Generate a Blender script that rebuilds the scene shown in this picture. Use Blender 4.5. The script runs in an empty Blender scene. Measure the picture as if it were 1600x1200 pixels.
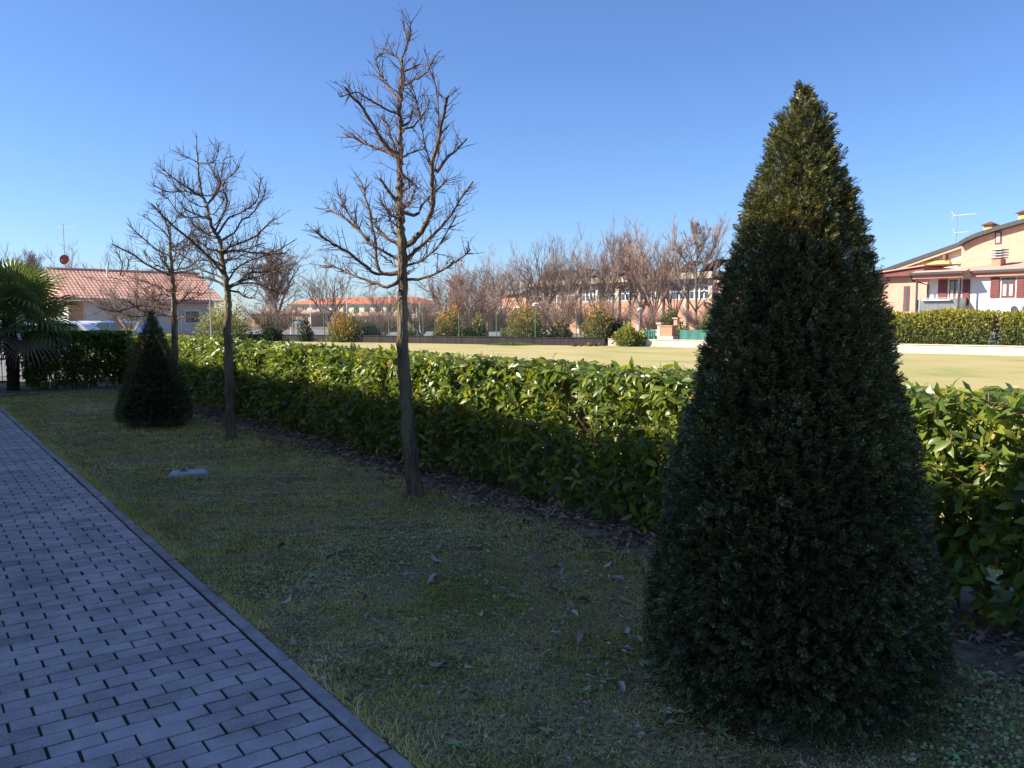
import bpy, bmesh, math, random
import numpy as np
from mathutils import Matrix, Vector
R = math.radians
rng = np.random.default_rng(7); random.seed(7)
scene = bpy.context.scene
col = scene.collection
# ------------------------------------------------------------------ camera, sky, sun, exposure
FOC = 1295.0; YAW = R(36.35); PITCH = math.atan(103/FOC); CH = 1.6
cam = bpy.data.cameras.new('camera'); cam_o = bpy.data.objects.new('camera', cam); col.objects.link(cam_o)
cam.sensor_fit = 'HORIZONTAL'; cam.sensor_width = 36; cam.lens = 36*FOC/1600
cam.clip_start = .05; cam.clip_end = 3000
cam_o.location = (0, 0, CH); cam_o.rotation_euler = (R(90)-PITCH, 0, -YAW)
scene.camera = cam_o
SUN_EL = R(36.4); SUN_PHI = R(-30.0)            # rays travel along (cos phi, sin phi) on plan
ray = Vector((math.cos(SUN_PHI)*math.cos(SUN_EL), math.sin(SUN_PHI)*math.cos(SUN_EL), -math.sin(SUN_EL)))
sun = bpy.data.lights.new('sun', 'SUN'); sun_o = bpy.data.objects.new('sun', sun); col.objects.link(sun_o)
sun.energy = 5.0; sun.angle = R(.55); sun.color = (1, .90, .74)
sun_o.rotation_euler = ray.to_track_quat('-Z', 'Y').to_euler()
world = bpy.data.worlds.new('World'); scene.world = world; world.use_nodes = True
nt = world.node_tree; bg = nt.nodes['Background']
sky = nt.nodes.new('ShaderNodeTexSky'); sky.sky_type = 'NISHITA'; sky.sun_disc = False
sky.sun_elevation = SUN_EL; sky.sun_rotation = math.atan2(-ray.x, -ray.y)
sky.air_density = 1.0; sky.dust_density = .3; sky.ozone_density = 4.5; sky.altitude = 50
wb = nt.nodes.new('ShaderNodeMix'); wb.data_type = 'RGBA'; wb.blend_type = 'MULTIPLY'; wb.inputs[0].default_value = 1
wb.inputs[7].default_value = (.78, .915, 1.17, 1)          # white balance of the whole sky
nt.links.new(sky.outputs[0], wb.inputs[6]); nt.links.new(wb.outputs[2], bg.inputs[0]); bg.inputs[1].default_value = .075
vs = scene.view_settings; vs.view_transform = 'Standard'; vs.look = 'None'; vs.gamma = 1; vs.exposure = 1.1
vs.use_curve_mapping = False
scene.render.resolution_x = 1024; scene.render.resolution_y = 768

# ------------------------------------------------------------------ geometry of the place
RT = np.array([math.cos(YAW), -math.sin(YAW), 0.]); FW = np.array([math.sin(YAW), math.cos(YAW), 0.])
def raydir(px, py):
    f = FOC*math.cos(PITCH)+(600-py)*math.sin(PITCH); u = (600-py)*math.cos(PITCH)-FOC*math.sin(PITCH)
    return RT*(px-800)+FW*f+np.array([0, 0, u]), f
def at(px, py, D):            # a place seen in that direction, D metres ahead
    d, f = raydir(px, py); return d*(D/f)+np.array([0, 0, CH])
def onX(px, py, X):           # a place on the vertical plane x = X
    d, f = raydir(px, py); return d*(X/d[0])+np.array([0, 0, CH])
def cf(r, f, z=0): return RT*r+FW*f+np.array([0, 0, z])
def gnd(px, D): p = at(px, 600, D); p[2] = 0; return p

# ------------------------------------------------------------------ helpers
def tag(o, label=None, cat=None, group=None, kind=None):
    if label: o['label'] = label
    if cat: o['category'] = cat
    if group: o['group'] = group
    if kind: o['kind'] = kind
    return o
ORG = {}
def thing(name, loc, label, cat, group=None):
    o = bpy.data.objects.new(name, None); col.objects.link(o); o.location = tuple(loc)
    o.empty_display_size = .1
    ORG[o.name] = np.array(loc, float); return tag(o, label, cat, group)
def org(parent): return ORG.get(parent.name, np.zeros(3)) if parent else np.zeros(3)
def link(name, me, parent=None, kind=None):
    o = bpy.data.objects.new(name, me); col.objects.link(o); o.parent = parent
    if parent: ORG[o.name] = org(parent)
    if kind: o['kind'] = kind
    return o
def npmesh(name, V, F, m, smooth=False):
    V = np.asarray(V, np.float32); F = np.asarray(F, np.int32); k = F.shape[1]
    me = bpy.data.meshes.new(name)
    me.vertices.add(len(V)); me.vertices.foreach_set('co', V.ravel())
    me.loops.add(F.size); me.loops.foreach_set('vertex_index', F.ravel())
    me.polygons.add(len(F)); me.polygons.foreach_set('loop_start', np.arange(0, F.size, k, dtype=np.int32))
    me.polygons.foreach_set('use_smooth', np.full(len(F), smooth, bool))
    me.update(calc_edges=True); me.validate()
    if m: me.materials.append(m)
    return me
def nppart(name, V, F, m, parent=None, kind=None, smooth=False):
    return link(name, npmesh(name, np.asarray(V)-org(parent), F, m, smooth), parent, kind)
class MB:
    def __init__(s): s.v = []; s.f = []
    def face(s, pts):
        n = len(s.v); s.v += [tuple(map(float, p)) for p in pts]; s.f.append(list(range(n, n+len(pts)))); return s
    def prism(s, a, b):       # two matching loops joined
        n = len(s.v); k = len(a); s.v += [tuple(map(float, p)) for p in a]+[tuple(map(float, p)) for p in b]
        s.f.append(list(range(n+k-1, n-1, -1))); s.f.append(list(range(n+k, n+2*k)))
        for i in range(k): j = (i+1) % k; s.f.append([n+i, n+j, n+k+j, n+k+i])
        return s
    def box(s, lo, hi):
        x0, y0, z0 = lo; x1, y1, z1 = hi
        return s.prism([(x0, y0, z0), (x1, y0, z0), (x1, y1, z0), (x0, y1, z0)], [(x0, y0, z1), (x1, y0, z1), (x1, y1, z1), (x0, y1, z1)])
    def obox(s, c, u, v, w):  # centre and three half axes
        c, u, v, w = map(lambda q: np.asarray(q, float), (c, u, v, w))
        return s.prism([c-u-v-w, c+u-v-w, c+u+v-w, c-u+v-w], [c-u-v+w, c+u-v+w, c+u+v+w, c-u+v+w])
    def tube(s, P, r, n=6, cap=True):
        P = [np.asarray(p, float) for p in P]; r = [r]*len(P) if np.isscalar(r) else r; base = len(s.v)
        for i, p in enumerate(P):
            t = P[min(i+1, len(P)-1)]-P[max(i-1, 0)]; t = t/(np.linalg.norm(t)+1e-9)
            a = np.cross(t, (0.3, .2, 1) if abs(t[2]) < .9 else (1, .2, 0)); a /= np.linalg.norm(a); b = np.cross(t, a)
            for k in range(n):
                an = 2*math.pi*k/n; s.v.append(tuple(p+(a*math.cos(an)+b*math.sin(an))*r[i]))
        for i in range(len(P)-1):
            for k in range(n):
                k2 = (k+1) % n; s.f.append([base+i*n+k, base+i*n+k2, base+(i+1)*n+k2, base+(i+1)*n+k])
        if cap:
            s.f.append([base+k for k in range(n)][::-1]); s.f.append([base+(len(P)-1)*n+k for k in range(n)])
        return s
    def mesh(s, name, m, o=(0, 0, 0), bevel=0, smooth=False):
        me = bpy.data.meshes.new(name); me.from_pydata([(v[0]-o[0], v[1]-o[1], v[2]-o[2]) for v in s.v], [], s.f)
        bm = bmesh.new(); bm.from_mesh(me); bmesh.ops.recalc_face_normals(bm, faces=bm.faces)
        if bevel: bmesh.ops.bevel(bm, geom=bm.edges[:], offset=bevel, segments=1, affect='EDGES')
        bm.to_mesh(me); bm.free()
        if smooth: me.polygons.foreach_set('use_smooth', [True]*len(me.polygons))
        if m: me.materials.append(m)
        return me
    def build(s, name, m, parent=None, kind=None, bevel=0, smooth=False):
        return link(name, s.mesh(name, m, org(parent), bevel, smooth), parent, kind)
def copy_tree(o, parent=None):
    c = o.copy(); col.objects.link(c); c.parent = parent
    for ch in list(o.children): copy_tree(ch, c)
    return c

# ------------------------------------------------------------------ materials
def mat(name, cols, rough=.8, scale=4., detail=5., island=False, bump=0., bscale=40., trans=0., spec=.3, coord='Object',
        stops=None, noise_w=.5, metallic=0., stretch=None, coat=0.):
    m = bpy.data.materials.new(name); m.use_nodes = True; n = m.node_tree.nodes; l = m.node_tree.links
    b = n['Principled BSDF']; b.inputs['Roughness'].default_value = rough; b.inputs['Specular IOR Level'].default_value = spec
    b.inputs['Metallic'].default_value = metallic; b.inputs['Coat Weight'].default_value = coat
    tc = n.new('ShaderNodeTexCoord'); src = tc.outputs[coord]
    if stretch:
        mp = n.new('ShaderNodeMapping'); mp.inputs['Scale'].default_value = stretch; l.new(src, mp.inputs[0]); src = mp.outputs[0]
    nz = n.new('ShaderNodeTexNoise'); nz.inputs['Scale'].default_value = scale; nz.inputs['Detail'].default_value = detail
    nz.inputs['Roughness'].default_value = .65
    l.new(src, nz.inputs['Vector']); fac = nz.outputs['Fac']
    mr = n.new('ShaderNodeMapRange'); mr.inputs[1].default_value = .3; mr.inputs[2].default_value = .7; l.new(fac, mr.inputs[0]); fac = mr.outputs[0]
    if island:
        ge = n.new('ShaderNodeNewGeometry'); oi = n.new('ShaderNodeObjectInfo')
        ad = n.new('ShaderNodeMath'); ad.operation = 'ADD'; l.new(ge.outputs['Random Per Island'], ad.inputs[0]); l.new(oi.outputs['Random'], ad.inputs[1])
        fr = n.new('ShaderNodeMath'); fr.operation = 'FRACT'; l.new(ad.outputs[0], fr.inputs[0])
        mx = n.new('ShaderNodeMix'); mx.inputs[0].default_value = noise_w; l.new(fr.outputs[0], mx.inputs[2]); l.new(fac, mx.inputs[3]); fac = mx.outputs[0]
    cr = n.new('ShaderNodeValToRGB'); l.new(fac, cr.inputs[0]); e = cr.color_ramp.elements
    k = len(cols); st = stops or [i/(k-1) for i in range(k)] if k > 1 else [0]
    while len(e) < k: e.new(.5)
    for i in range(k): e[i].position = st[i]; e[i].color = (*cols[i], 1)
    if k == 1: e[1].color = (*cols[0], 1)
    l.new(cr.outputs[0], b.inputs['Base Color'])
    if bump:
        nb = n.new('ShaderNodeTexNoise'); nb.inputs['Scale'].default_value = bscale; nb.inputs['Detail'].default_value = 6; l.new(src, nb.inputs['Vector'])
        bp = n.new('ShaderNodeBump'); bp.inputs['Strength'].default_value = bump; bp.inputs['Distance'].default_value = .02
        l.new(nb.outputs['Fac'], bp.inputs['Height']); l.new(bp.outputs[0], b.inputs['Normal'])
    if trans:
        out = n['Material Output']; tr = n.new('ShaderNodeBsdfTranslucent'); ms = n.new('ShaderNodeMixShader'); ms.inputs[0].default_value = trans
        hs = n.new('ShaderNodeHueSaturation'); hs.inputs['Hue'].default_value = .475; hs.inputs['Saturation'].default_value = 1.1; hs.inputs['Value'].default_value = 1.9
        l.new(cr.outputs[0], hs.inputs['Color']); l.new(hs.outputs[0], tr.inputs[0])
        l.new(b.outputs[0], ms.inputs[1]); l.new(tr.outputs[0], ms.inputs[2]); l.new(ms.outputs[0], out.inputs[0])
    return m
def glass(name, c=(.05, .07, .09)):
    return mat(name, [c], rough=.06, spec=.8)
M = {}
M['paver'] = mat('paver_concrete', [(.28, .23, .225), (.58, .49, .47), (.45, .375, .37)], .82, 60, 8, True, .35, 160, noise_w=.45)
M['kerb'] = mat('kerb_concrete', [(.34, .29, .285), (.52, .45, .44)], .88, 14, 8, True, .4, 90)
def stain(m, sc, lo, hi):      # large soft stains that run across neighbouring pieces
    n = m.node_tree.nodes; l = m.node_tree.links; b = n['Principled BSDF']; src = b.inputs['Base Color'].links[0].from_socket
    ge = n.new('ShaderNodeNewGeometry'); nz = n.new('ShaderNodeTexNoise'); nz.inputs['Scale'].default_value = sc; nz.inputs['Detail'].default_value = 9; nz.inputs['Roughness'].default_value = .7; l.new(ge.outputs['Position'], nz.inputs['Vector'])
    mr = n.new('ShaderNodeMapRange'); mr.inputs[1].default_value = .32; mr.inputs[2].default_value = .62; mr.inputs[3].default_value = lo; mr.inputs[4].default_value = hi; l.new(nz.outputs['Fac'], mr.inputs[0])
    mx = n.new('ShaderNodeMix'); mx.data_type = 'RGBA'; mx.blend_type = 'MULTIPLY'; mx.inputs[0].default_value = 1; l.new(src, mx.inputs[6]); l.new(mr.outputs[0], mx.inputs[7]); l.new(mx.outputs[2], b.inputs['Base Color'])
stain(M['paver'], 2.6, .62, 1.12); stain(M['kerb'], 5, .6, 1.1)
M['sand'] = mat('joint_soil', [(.022, .016, .012), (.055, .035, .024), (.03, .045, .014)], .95, 9, 6, bump=.6, bscale=200)
def lawn_mat():
    m = mat('lawn_moss', [(.20, .15, .06), (.25, .21, .055), (.40, .29, .15), (.17, .16, .045)], .95, 1.7, 6, bump=1., bscale=90)
    n = m.node_tree.nodes; l = m.node_tree.links; b = n['Principled BSDF']; src = b.inputs['Base Color'].links[0].from_socket
    tc = n.new('ShaderNodeTexCoord'); nz = n.new('ShaderNodeTexNoise'); nz.inputs['Scale'].default_value = 42; nz.inputs['Detail'].default_value = 8; nz.inputs['Roughness'].default_value = .75; l.new(tc.outputs['Object'], nz.inputs['Vector'])
    mr = n.new('ShaderNodeMapRange'); mr.inputs[1].default_value = .36; mr.inputs[2].default_value = .66; mr.inputs[3].default_value = .1; mr.inputs[4].default_value = 1.5; l.new(nz.outputs['Fac'], mr.inputs[0])
    mx = n.new('ShaderNodeMix'); mx.data_type = 'RGBA'; mx.blend_type = 'MULTIPLY'; mx.inputs[0].default_value = 1; l.new(src, mx.inputs[6]); l.new(mr.outputs[0], mx.inputs[7]); l.new(mx.outputs[2], b.inputs['Base Color']); return m
M['lawn'] = lawn_mat()
M['earth'] = mat('earth', [(.11, .09, .06), (.17, .15, .1)], .95, .5, 8, bump=.4, bscale=6)
M['soil'] = mat('bare_soil', [(.13, .095, .065), (.24, .175, .12), (.34, .26, .19)], .95, 12, 9, bump=1., bscale=90)
M['field'] = mat('field_turf', [(.20, .235, .06), (.34, .31, .12), (.40, .335, .16), (.46, .35, .21)], .95, .45, 12, bump=.4, bscale=30, stretch=(1, .45, 1))
M['asphalt'] = mat('asphalt', [(.14, .14, .145), (.20, .20, .205)], .9, 1.5, 8, bump=.2, bscale=50)
M['lowbounce'] = mat('low_bounce_ground', [(.045, .045, .047), (.07, .07, .072)], .9, 3, 8, bump=.3, bscale=60)  # only for the unseen ground, dark so it bounces little light
M['blade'] = mat('grass_blade', [(.13, .155, .03), (.43, .43, .085), (.70, .58, .22), (1.0, .86, .58)], .8, .9, 4, True, noise_w=.5, trans=.15)
M['weed'] = mat('weed_leaf', [(.22, .31, .09), (.42, .48, .20)], .55, 9, 3, True)
M['litter'] = mat('dry_leaf', [(.07, .042, .028), (.17, .105, .068), (.33, .23, .155), (.48, .37, .29)], .8, 20, 3, True, noise_w=.2)
M['litter2'] = mat('pale_dry_leaf', [(.34, .24, .18), (.55, .45, .41), (.44, .46, .30)], .75, 20, 3, True, noise_w=.2)
M['laurel'] = mat('laurel_leaf', [(.045, .085, .022), (.10, .16, .03), (.18, .245, .036), (.30, .33, .05), (.42, .22, .10)], .36, 3, 3, True, noise_w=.15, trans=.38, spec=.55, stops=[0, .38, .72, .93, .975])
M['laurel_old'] = mat('laurel_old_leaf', [(.05, .095, .02), (.11, .17, .028), (.20, .26, .036), (.55, .30, .06)], .4, 3, 3, True, noise_w=.1, trans=.25, spec=.5, stops=[0, .5, .93, 1])
M['wood'] = mat('laurel_wood', [(.14, .075, .05), (.32, .18, .115)], .85, 25, 5, True, .4, 90)
M['bark'] = mat('tree_bark', [(.06, .043, .03), (.16, .115, .075), (.24, .19, .11), (.13, .13, .055)], .92, 9, 9, bump=1., bscale=38, stretch=(1, 1, .22)); M['bark'].node_tree.nodes['Bump'].inputs['Distance'].default_value = .06
M['branch'] = mat('branch_bark', [(.07, .045, .035), (.17, .115, .08), (.24, .18, .11)], .88, 14, 6, bump=.6, bscale=70)
M['twig'] = mat('twig_bark', [(.11, .065, .055), (.22, .14, .11)], .85, 8, 4, True)
M['yew'] = mat('yew_needles', [(.012, .02, .013), (.03, .045, .02), (.135, .14, .042), (.36, .32, .085), (.62, .29, .08)], .42, 3, 4, True, noise_w=.25, trans=.2, spec=.7, stops=[0, .38, .7, .9, .97])
M['yewcore'] = mat('yew_dark_core', [(.006, .008, .005), (.018, .013, .008)], .95, 22, 6, bump=1., bscale=40)  # near-black colour standing in for the darkness inside the yews
M['palm'] = mat('palm_leaf', [(.07, .11, .03), (.14, .19, .055), (.25, .27, .085)], .45, 4, 3, True, trans=.2, spec=.5)
M['palmdry'] = mat('palm_dry_leaf', [(.14, .10, .055), (.24, .18, .1)], .8, 5, 3, True)
M['palmtrunk'] = mat('palm_fibre', [(.035, .022, .014), (.09, .06, .038)], .95, 30, 6, bump=1., bscale=60)
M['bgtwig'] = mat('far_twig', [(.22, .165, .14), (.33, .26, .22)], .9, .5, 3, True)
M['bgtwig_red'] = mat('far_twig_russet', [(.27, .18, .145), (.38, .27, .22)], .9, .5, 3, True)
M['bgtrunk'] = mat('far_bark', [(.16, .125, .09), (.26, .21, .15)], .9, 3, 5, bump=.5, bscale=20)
M['shrub'] = mat('shrub_leaf', [(.06, .09, .035), (.12, .155, .055), (.20, .22, .08)], .5, 1, 3, True, trans=.2)
M['shrubdark'] = mat('dark_shrub_leaf', [(.025, .05, .03), (.06, .09, .05)], .5, 1, 3, True, trans=.15)
M['shruborange'] = mat('russet_shrub_tip', [(.18, .18, .045), (.42, .27, .07), (.50, .21, .08)], .5, 1, 3, True, trans=.25)
M['shrubgold'] = mat('golden_shrub_leaf', [(.20, .25, .05), (.33, .34, .07), (.47, .42, .09), (.48, .30, .10)], .5, .8, 3, True, trans=.3)
M['shrubgrey'] = mat('greygreen_leaf', [(.12, .15, .12), (.2, .23, .18)], .6, 1, 3, True)
M['concwall'] = mat('streaked_concrete', [(.025, .022, .024), (.042, .037, .039), (.065, .056, .056)], .92, 3, 8, bump=.3, bscale=25, stretch=(1.5, 1.5, .15))
M['whitewall'] = mat('pale_wall', [(.50, .45, .38), (.66, .60, .52)], .9, 2, 8, bump=.3, bscale=20)
M['terracotta'] = mat('terracotta_roof', [(.42, .22, .16), (.55, .32, .24), (.64, .42, .33)], .9, 3, 8, True, .3, 30)
M['tiles'] = mat('clay_roof_tile', [(.36, .16, .11), (.50, .26, .19), (.62, .40, .32)], .9, 5, 8, True, .3, 30)  # the clay's own mixed tones, same on both roof slopes
M['redroof'] = mat('red_roof_tile', [(.42, .13, .07), (.52, .19, .11)], .9, 1.2, 7)
M['white'] = mat('white_render', [(.74, .71, .66), (.82, .79, .74)], .9, .8, 5)
M['cream'] = mat('cream_render', [(.72, .65, .46), (.80, .74, .56)], .9, .6, 5)
M['pinkgrey'] = mat('pale_mauve_render', [(.56, .48, .46), (.62, .54, .52)], .9, .7, 5)
M['peach'] = mat('peach_render', [(.54, .31, .235), (.61, .37, .28)], .9, .9, 6)
M['burgundy'] = mat('burgundy_paint', [(.16, .05, .05), (.21, .07, .065)], .6, 6, 4)
M['coral'] = mat('coral_paint', [(.56, .22, .17), (.62, .27, .2)], .8, 3, 4)
M['yellow'] = mat('yellow_render', [(.70, .50, .14), (.78, .58, .2)], .85, 2, 4)
M['darkmetal'] = mat('dark_metal', [(.05, .052, .06), (.08, .082, .09)], .5, 8, 4, metallic=.3)
M['greymetal'] = mat('grey_metal', [(.30, .31, .32), (.42, .43, .44)], .45, 6, 4, metallic=.5)
M['whitemetal'] = mat('white_painted_metal', [(.70, .70, .69), (.80, .80, .79)], .5, 5, 4)
M['greenmesh'] = mat('green_screen_cloth', [(.04, .15, .13), (.07, .2, .175)], .85, 5, 6)
M['greenpost'] = mat('green_post', [(.08, .16, .12), (.13, .22, .17)], .6, 8, 4)
M['glass'] = glass('window_glass'); M['curtain'] = mat('net_curtain', [(.42, .40, .36), (.55, .52, .47)], .9, 12, 3, stretch=(1, 6, .3))
M['rubber'] = mat('tyre_rubber', [(.02, .02, .02)], .85); M['dish'] = mat('rust_red_dish', [(.25, .06, .045), (.32, .09, .065)], .6, 5, 4)
M['carwhite'] = mat('white_car_paint', [(.72, .72, .72)], .25, coat=.6); M['carblue'] = mat('blue_car_paint', [(.12, .2, .38)], .25, coat=.6)
M['cargrey'] = mat('silver_car_paint', [(.45, .46, .48)], .3, metallic=.4, coat=.5)
M['solar'] = mat('solar_panel', [(.06, .04, .04), (.12, .075, .06)], .3, 4, 3)
M['lampglobe'] = mat('opal_globe', [(.78, .77, .74)], .3); M['slab'] = mat('cover_concrete', [(.40, .40, .41), (.58, .58, .58)], .88, 12, 8, bump=.4, bscale=70)
def brick_mat(name, c1, c2, mortar, sc):
    m = bpy.data.materials.new(name); m.use_nodes = True; n = m.node_tree.nodes; l = m.node_tree.links; b = n['Principled BSDF']
    tc = n.new('ShaderNodeTexCoord'); sp = n.new('ShaderNodeSeparateXYZ'); cb = n.new('ShaderNodeCombineXYZ')
    l.new(tc.outputs['Object'], sp.inputs[0]); l.new(sp.outputs[1], cb.inputs[0]); l.new(sp.outputs[2], cb.inputs[1])
    br = n.new('ShaderNodeTexBrick'); br.inputs['Scale'].default_value = sc; br.inputs['Color1'].default_value = (*c1, 1); br.inputs['Color2'].default_value = (*c2, 1)
    br.inputs['Mortar'].default_value = (*mortar, 1); br.inputs['Mortar Size'].default_value = .015; l.new(cb.outputs[0], br.inputs['Vector'])
    l.new(br.outputs['Color'], b.inputs['Base Color']); b.inputs['Roughness'].default_value = .9; return m
M['brick'] = brick_mat('pale_brick', (.50, .31, .22), (.56, .37, .27), (.54, .42, .33), 2.2)
M['schoolbeige'] = mat('weathered_beige', [(.36, .30, .23), (.46, .40, .31)], .9, 1.2, 7)
M['redbrick'] = brick_mat('orange_brick', (.42, .195, .115), (.50, .25, .16), (.5, .38, .3), 2.2)

# ------------------------------------------------------------------ scattering tools
def frames(d, roll=None):
    d = d/np.linalg.norm(d, axis=1, keepdims=True)
    ref = np.where(np.abs(d[:, 2:3]) < .95, np.array([[0, 0, 1.]]), np.array([[1., 0, 0]]))
    x = np.cross(d, ref); x /= np.linalg.norm(x, axis=1, keepdims=True); z = np.cross(x, d)
    if roll is not None:
        c, s = np.cos(roll)[:, None], np.sin(roll)[:, None]; x, z = x*c+z*s, z*c-x*s
    return np.stack([x, d, z], axis=2)          # columns: width, length, normal
def scatter(T, F, pos, Rm, s):
    T = np.asarray(T, float); N = len(pos)
    s = np.asarray(s, float)
    S = s[:, None, None] if s.ndim == 1 else s[:, None, :]
    V = np.einsum('nij,nkj->nki', Rm, T[None]*S)+pos[:, None, :]
    FF = (np.asarray(F)[None]+(np.arange(N)*len(T))[:, None, None]).reshape(-1, len(F[0]))
    return V.reshape(-1, 3), FF
def merge(parts):
    V = []; F = []; o = 0
    for v, f in parts: V.append(v); F.append(f+o); o += len(v)
    return np.concatenate(V), np.concatenate(F)
LEAF = np.array([(0, 0, 0), (-.15, .3, .035), (0, .3, 0), (.15, .3, .035), (-.16, .65, .02), (0, .65, -.025), (.16, .65, .02), (0, 1, -.11)])
LEAFF = [(0, 2, 1), (0, 3, 2), (1, 2, 5), (1, 5, 4), (2, 3, 6), (2, 6, 5), (4, 5, 7), (5, 6, 7)]
LEAFL = np.array([(0, 0, 0), (-.17, .5, .03), (0, .5, -.01), (.17, .5, .03), (0, 1, -.09)]); LEAFLF = [(0, 2, 1), (0, 3, 2), (1, 2, 4), (2, 3, 4)]
CARD = np.array([(0, 0, 0), (-.3, .5, .05), (0, 1, -.05), (.3, .5, .05)]); CARDF = [(0, 3, 2), (0, 2, 1)]
STK = np.array([(math.cos(a)*r, y, math.sin(a)*r) for y, r in ((0, 1), (1, .55)) for a in (0, 2.094, 4.189)])
STKF = [(0, 1, 4), (0, 4, 3), (1, 2, 5), (1, 5, 4), (2, 0, 3), (2, 3, 5)]
def sticks(pos, d, L, r): return scatter(STK, STKF, pos, frames(d), np.stack([r, L, r], 1))
def unit(n): v = rng.normal(size=(n, 3)); return v/np.linalg.norm(v, axis=1, keepdims=True)
def vnoise(p, f, seed=0):      # cheap smooth noise from sines
    r = np.random.default_rng(seed); o = np.zeros(len(p))
    for i in range(5):
        k = r.normal(size=p.shape[1])*f; o += np.sin(p@k+r.uniform(0, 6.28))
    return o/5

# ------------------------------------------------------------------ ground, lawn, path, field
def sheet(name, pts, z, m):
    return tag(MB().face([(p[0], p[1], z) for p in pts]).build(name, m), kind='structure')
sheet('ground', [(-1500, -1500), (2000, -1500), (2000, 2500), (-1500, 2500)], -.03, M['earth'])
WD0 = cf(-34, 66.2); WD1 = cf(5.4, 48.0); WR0 = np.array([33.6, 36.0, 0]); WR1 = np.array([39.2, 14.0, 0]); WR2 = np.array([38.0, -20.0, 0])
sheet('field', [(4.6, -20), (38.0, -20), (39.2, 14), (33.6, 36), tuple(WD1[:2]), tuple(WD0[:2]), (4.6, 68)], -.012, M['field'])
sheet('yard', [tuple(WD0[:2]+[0, .2]), tuple(WD1[:2]+[0, .2]), (34, 37), (60, 37), (60, 110), (0, 110), (0, 74)], -.018, M['asphalt'])
sheet('street', [(-6, 27), (4.2, 27), (4.2, 120), (-40, 120)], -.02, M['asphalt'])
# lawn as a softly uneven grid
nx, ny = 130, 700
gx = np.linspace(1.40, 4.25, nx); gy = 23.5-24.5*np.linspace(0, 1, ny)**.62; gy = gy[::-1]; XX, YY = np.meshgrid(gx, gy, indexing='ij')
P2 = np.stack([XX.ravel(), YY.ravel()], 1)
def lawn_z(p): return .012*vnoise(p, 3.0, 3)+.011*vnoise(p, 9., 4)+.007*vnoise(p, 26., 5)+.005*vnoise(p, 60., 6)
ZZ = lawn_z(P2)*np.clip((P2[:, 0]-1.40)/.15, 0, 1)+.004
idx = np.arange(nx*ny).reshape(nx, ny)
Fq = np.stack([idx[:-1, :-1], idx[1:, :-1], idx[1:, 1:], idx[:-1, 1:]], -1).reshape(-1, 4)
tag(nppart('lawn', np.column_stack([P2, ZZ]), Fq, M['lawn'], smooth=True), kind='structure')
nx, ny = 26, 260
gx = np.linspace(3.62, 5.1, nx); gy = np.linspace(-1, 23, ny); XX, YY = np.meshgrid(gx, gy, indexing='ij'); P2 = np.stack([XX.ravel(), YY.ravel()], 1)
edge = 4.0+.12*vnoise(P2[:, 1:2], 2.2, 8)+.05*vnoise(P2[:, 1:2], 7, 9)
ZZ = lawn_z(P2)+.004+np.clip((P2[:, 0]-edge)*.35, -.05, .035)+.006*vnoise(P2, 25, 11)
idx = np.arange(nx*ny).reshape(nx, ny); Fq = np.stack([idx[:-1, :-1], idx[1:, :-1], idx[1:, 1:], idx[:-1, 1:]], -1).reshape(-1, 4)
tag(nppart('soil_bed', np.column_stack([P2, ZZ]), Fq, M['soil'], smooth=True), kind='structure')
sheet('corner_bed', [(-1.5, 19.9), (4.2, 19.9), (4.2, 22.4), (-1.5, 22.4)], .016, M['soil'])
# paved path
sheet('unseen_dark_ground', [(-14, -22), (4.4, -22), (4.4, -1.2), (-14, -1.2)], -.006, M['lowbounce'])  # added ground out of view behind the camera, dark to cut bounced light
path = tag(MB().box((-1.62, -1.2, -.06), (1.345, 19.9, -.0065)).build('path', M['sand']), kind='structure')
RP, CP = .101, .194
def paver_T(w, l, h=.03, b=.0022):
    x, y = w/2, l/2; return np.array([(sx*x, sy*y, -h) for sx, sy in ((-1, -1), (1, -1), (1, 1), (-1, 1))]+[(sx*x, sy*y, -b) for sx, sy in ((-1, -1), (1, -1), (1, 1), (-1, 1))]+[(sx*(x-b), sy*(y-b), 0) for sx, sy in ((-1, -1), (1, -1), (1, 1), (-1, 1))])
PF = [(i, (i+1) % 4, 4+(i+1) % 4, 4+i) for i in range(4)]+[(4+i, 4+(i+1) % 4, 8+(i+1) % 4, 8+i) for i in range(4)]+[(8, 9, 10, 11)]
TF = paver_T(CP-.0115, RP-.0105); TH = paver_T(CP/2-.0115, RP-.0115)
def proj(p):
    d = np.asarray(p)-np.array([0, 0, CH]); x = d@RT; fh = d@FW; z = d[..., 2]
    f = fh*math.cos(PITCH)-z*math.sin(PITCH); u = z*math.cos(PITCH)+fh*math.sin(PITCH)
    return 800+FOC*x/f, 600-FOC*u/f, f
cells = []
nrow = int(20.6/RP)
for r in range(nrow):
    y = -.9+(r+.5)*RP; x = 1.332
    if r % 2: cells.append((x-CP/4, y, 1)); x -= CP/2
    while x > -1.6: cells.append((x-CP/2, y, 0)); x -= CP
C = np.array(cells); pos = np.column_stack([C[:, 0]+rng.normal(0, .0012, len(C)), C[:, 1]+rng.normal(0, .001, len(C)), np.clip(rng.normal(0, .0016, len(C)), -.003, .004)])
u, v, f = proj(pos); vis = (f > .3) & (u > -60) & (u < 1660) & (v < 1260)
dist = np.where(vis, f, 1e6); order = np.argsort(dist); near = order[:300]; far = order[300:]
mF = npmesh('paver', TF, PF, M['paver']); mH = npmesh('half_paver', TH, PF, M['paver'])
for i in near:
    o = link('paver', mH if C[i, 2] else mF, path); o.location = tuple(pos[i]); o.rotation_euler = (rng.normal(0, .006), rng.normal(0, .004), rng.normal(0, .006))
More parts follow.
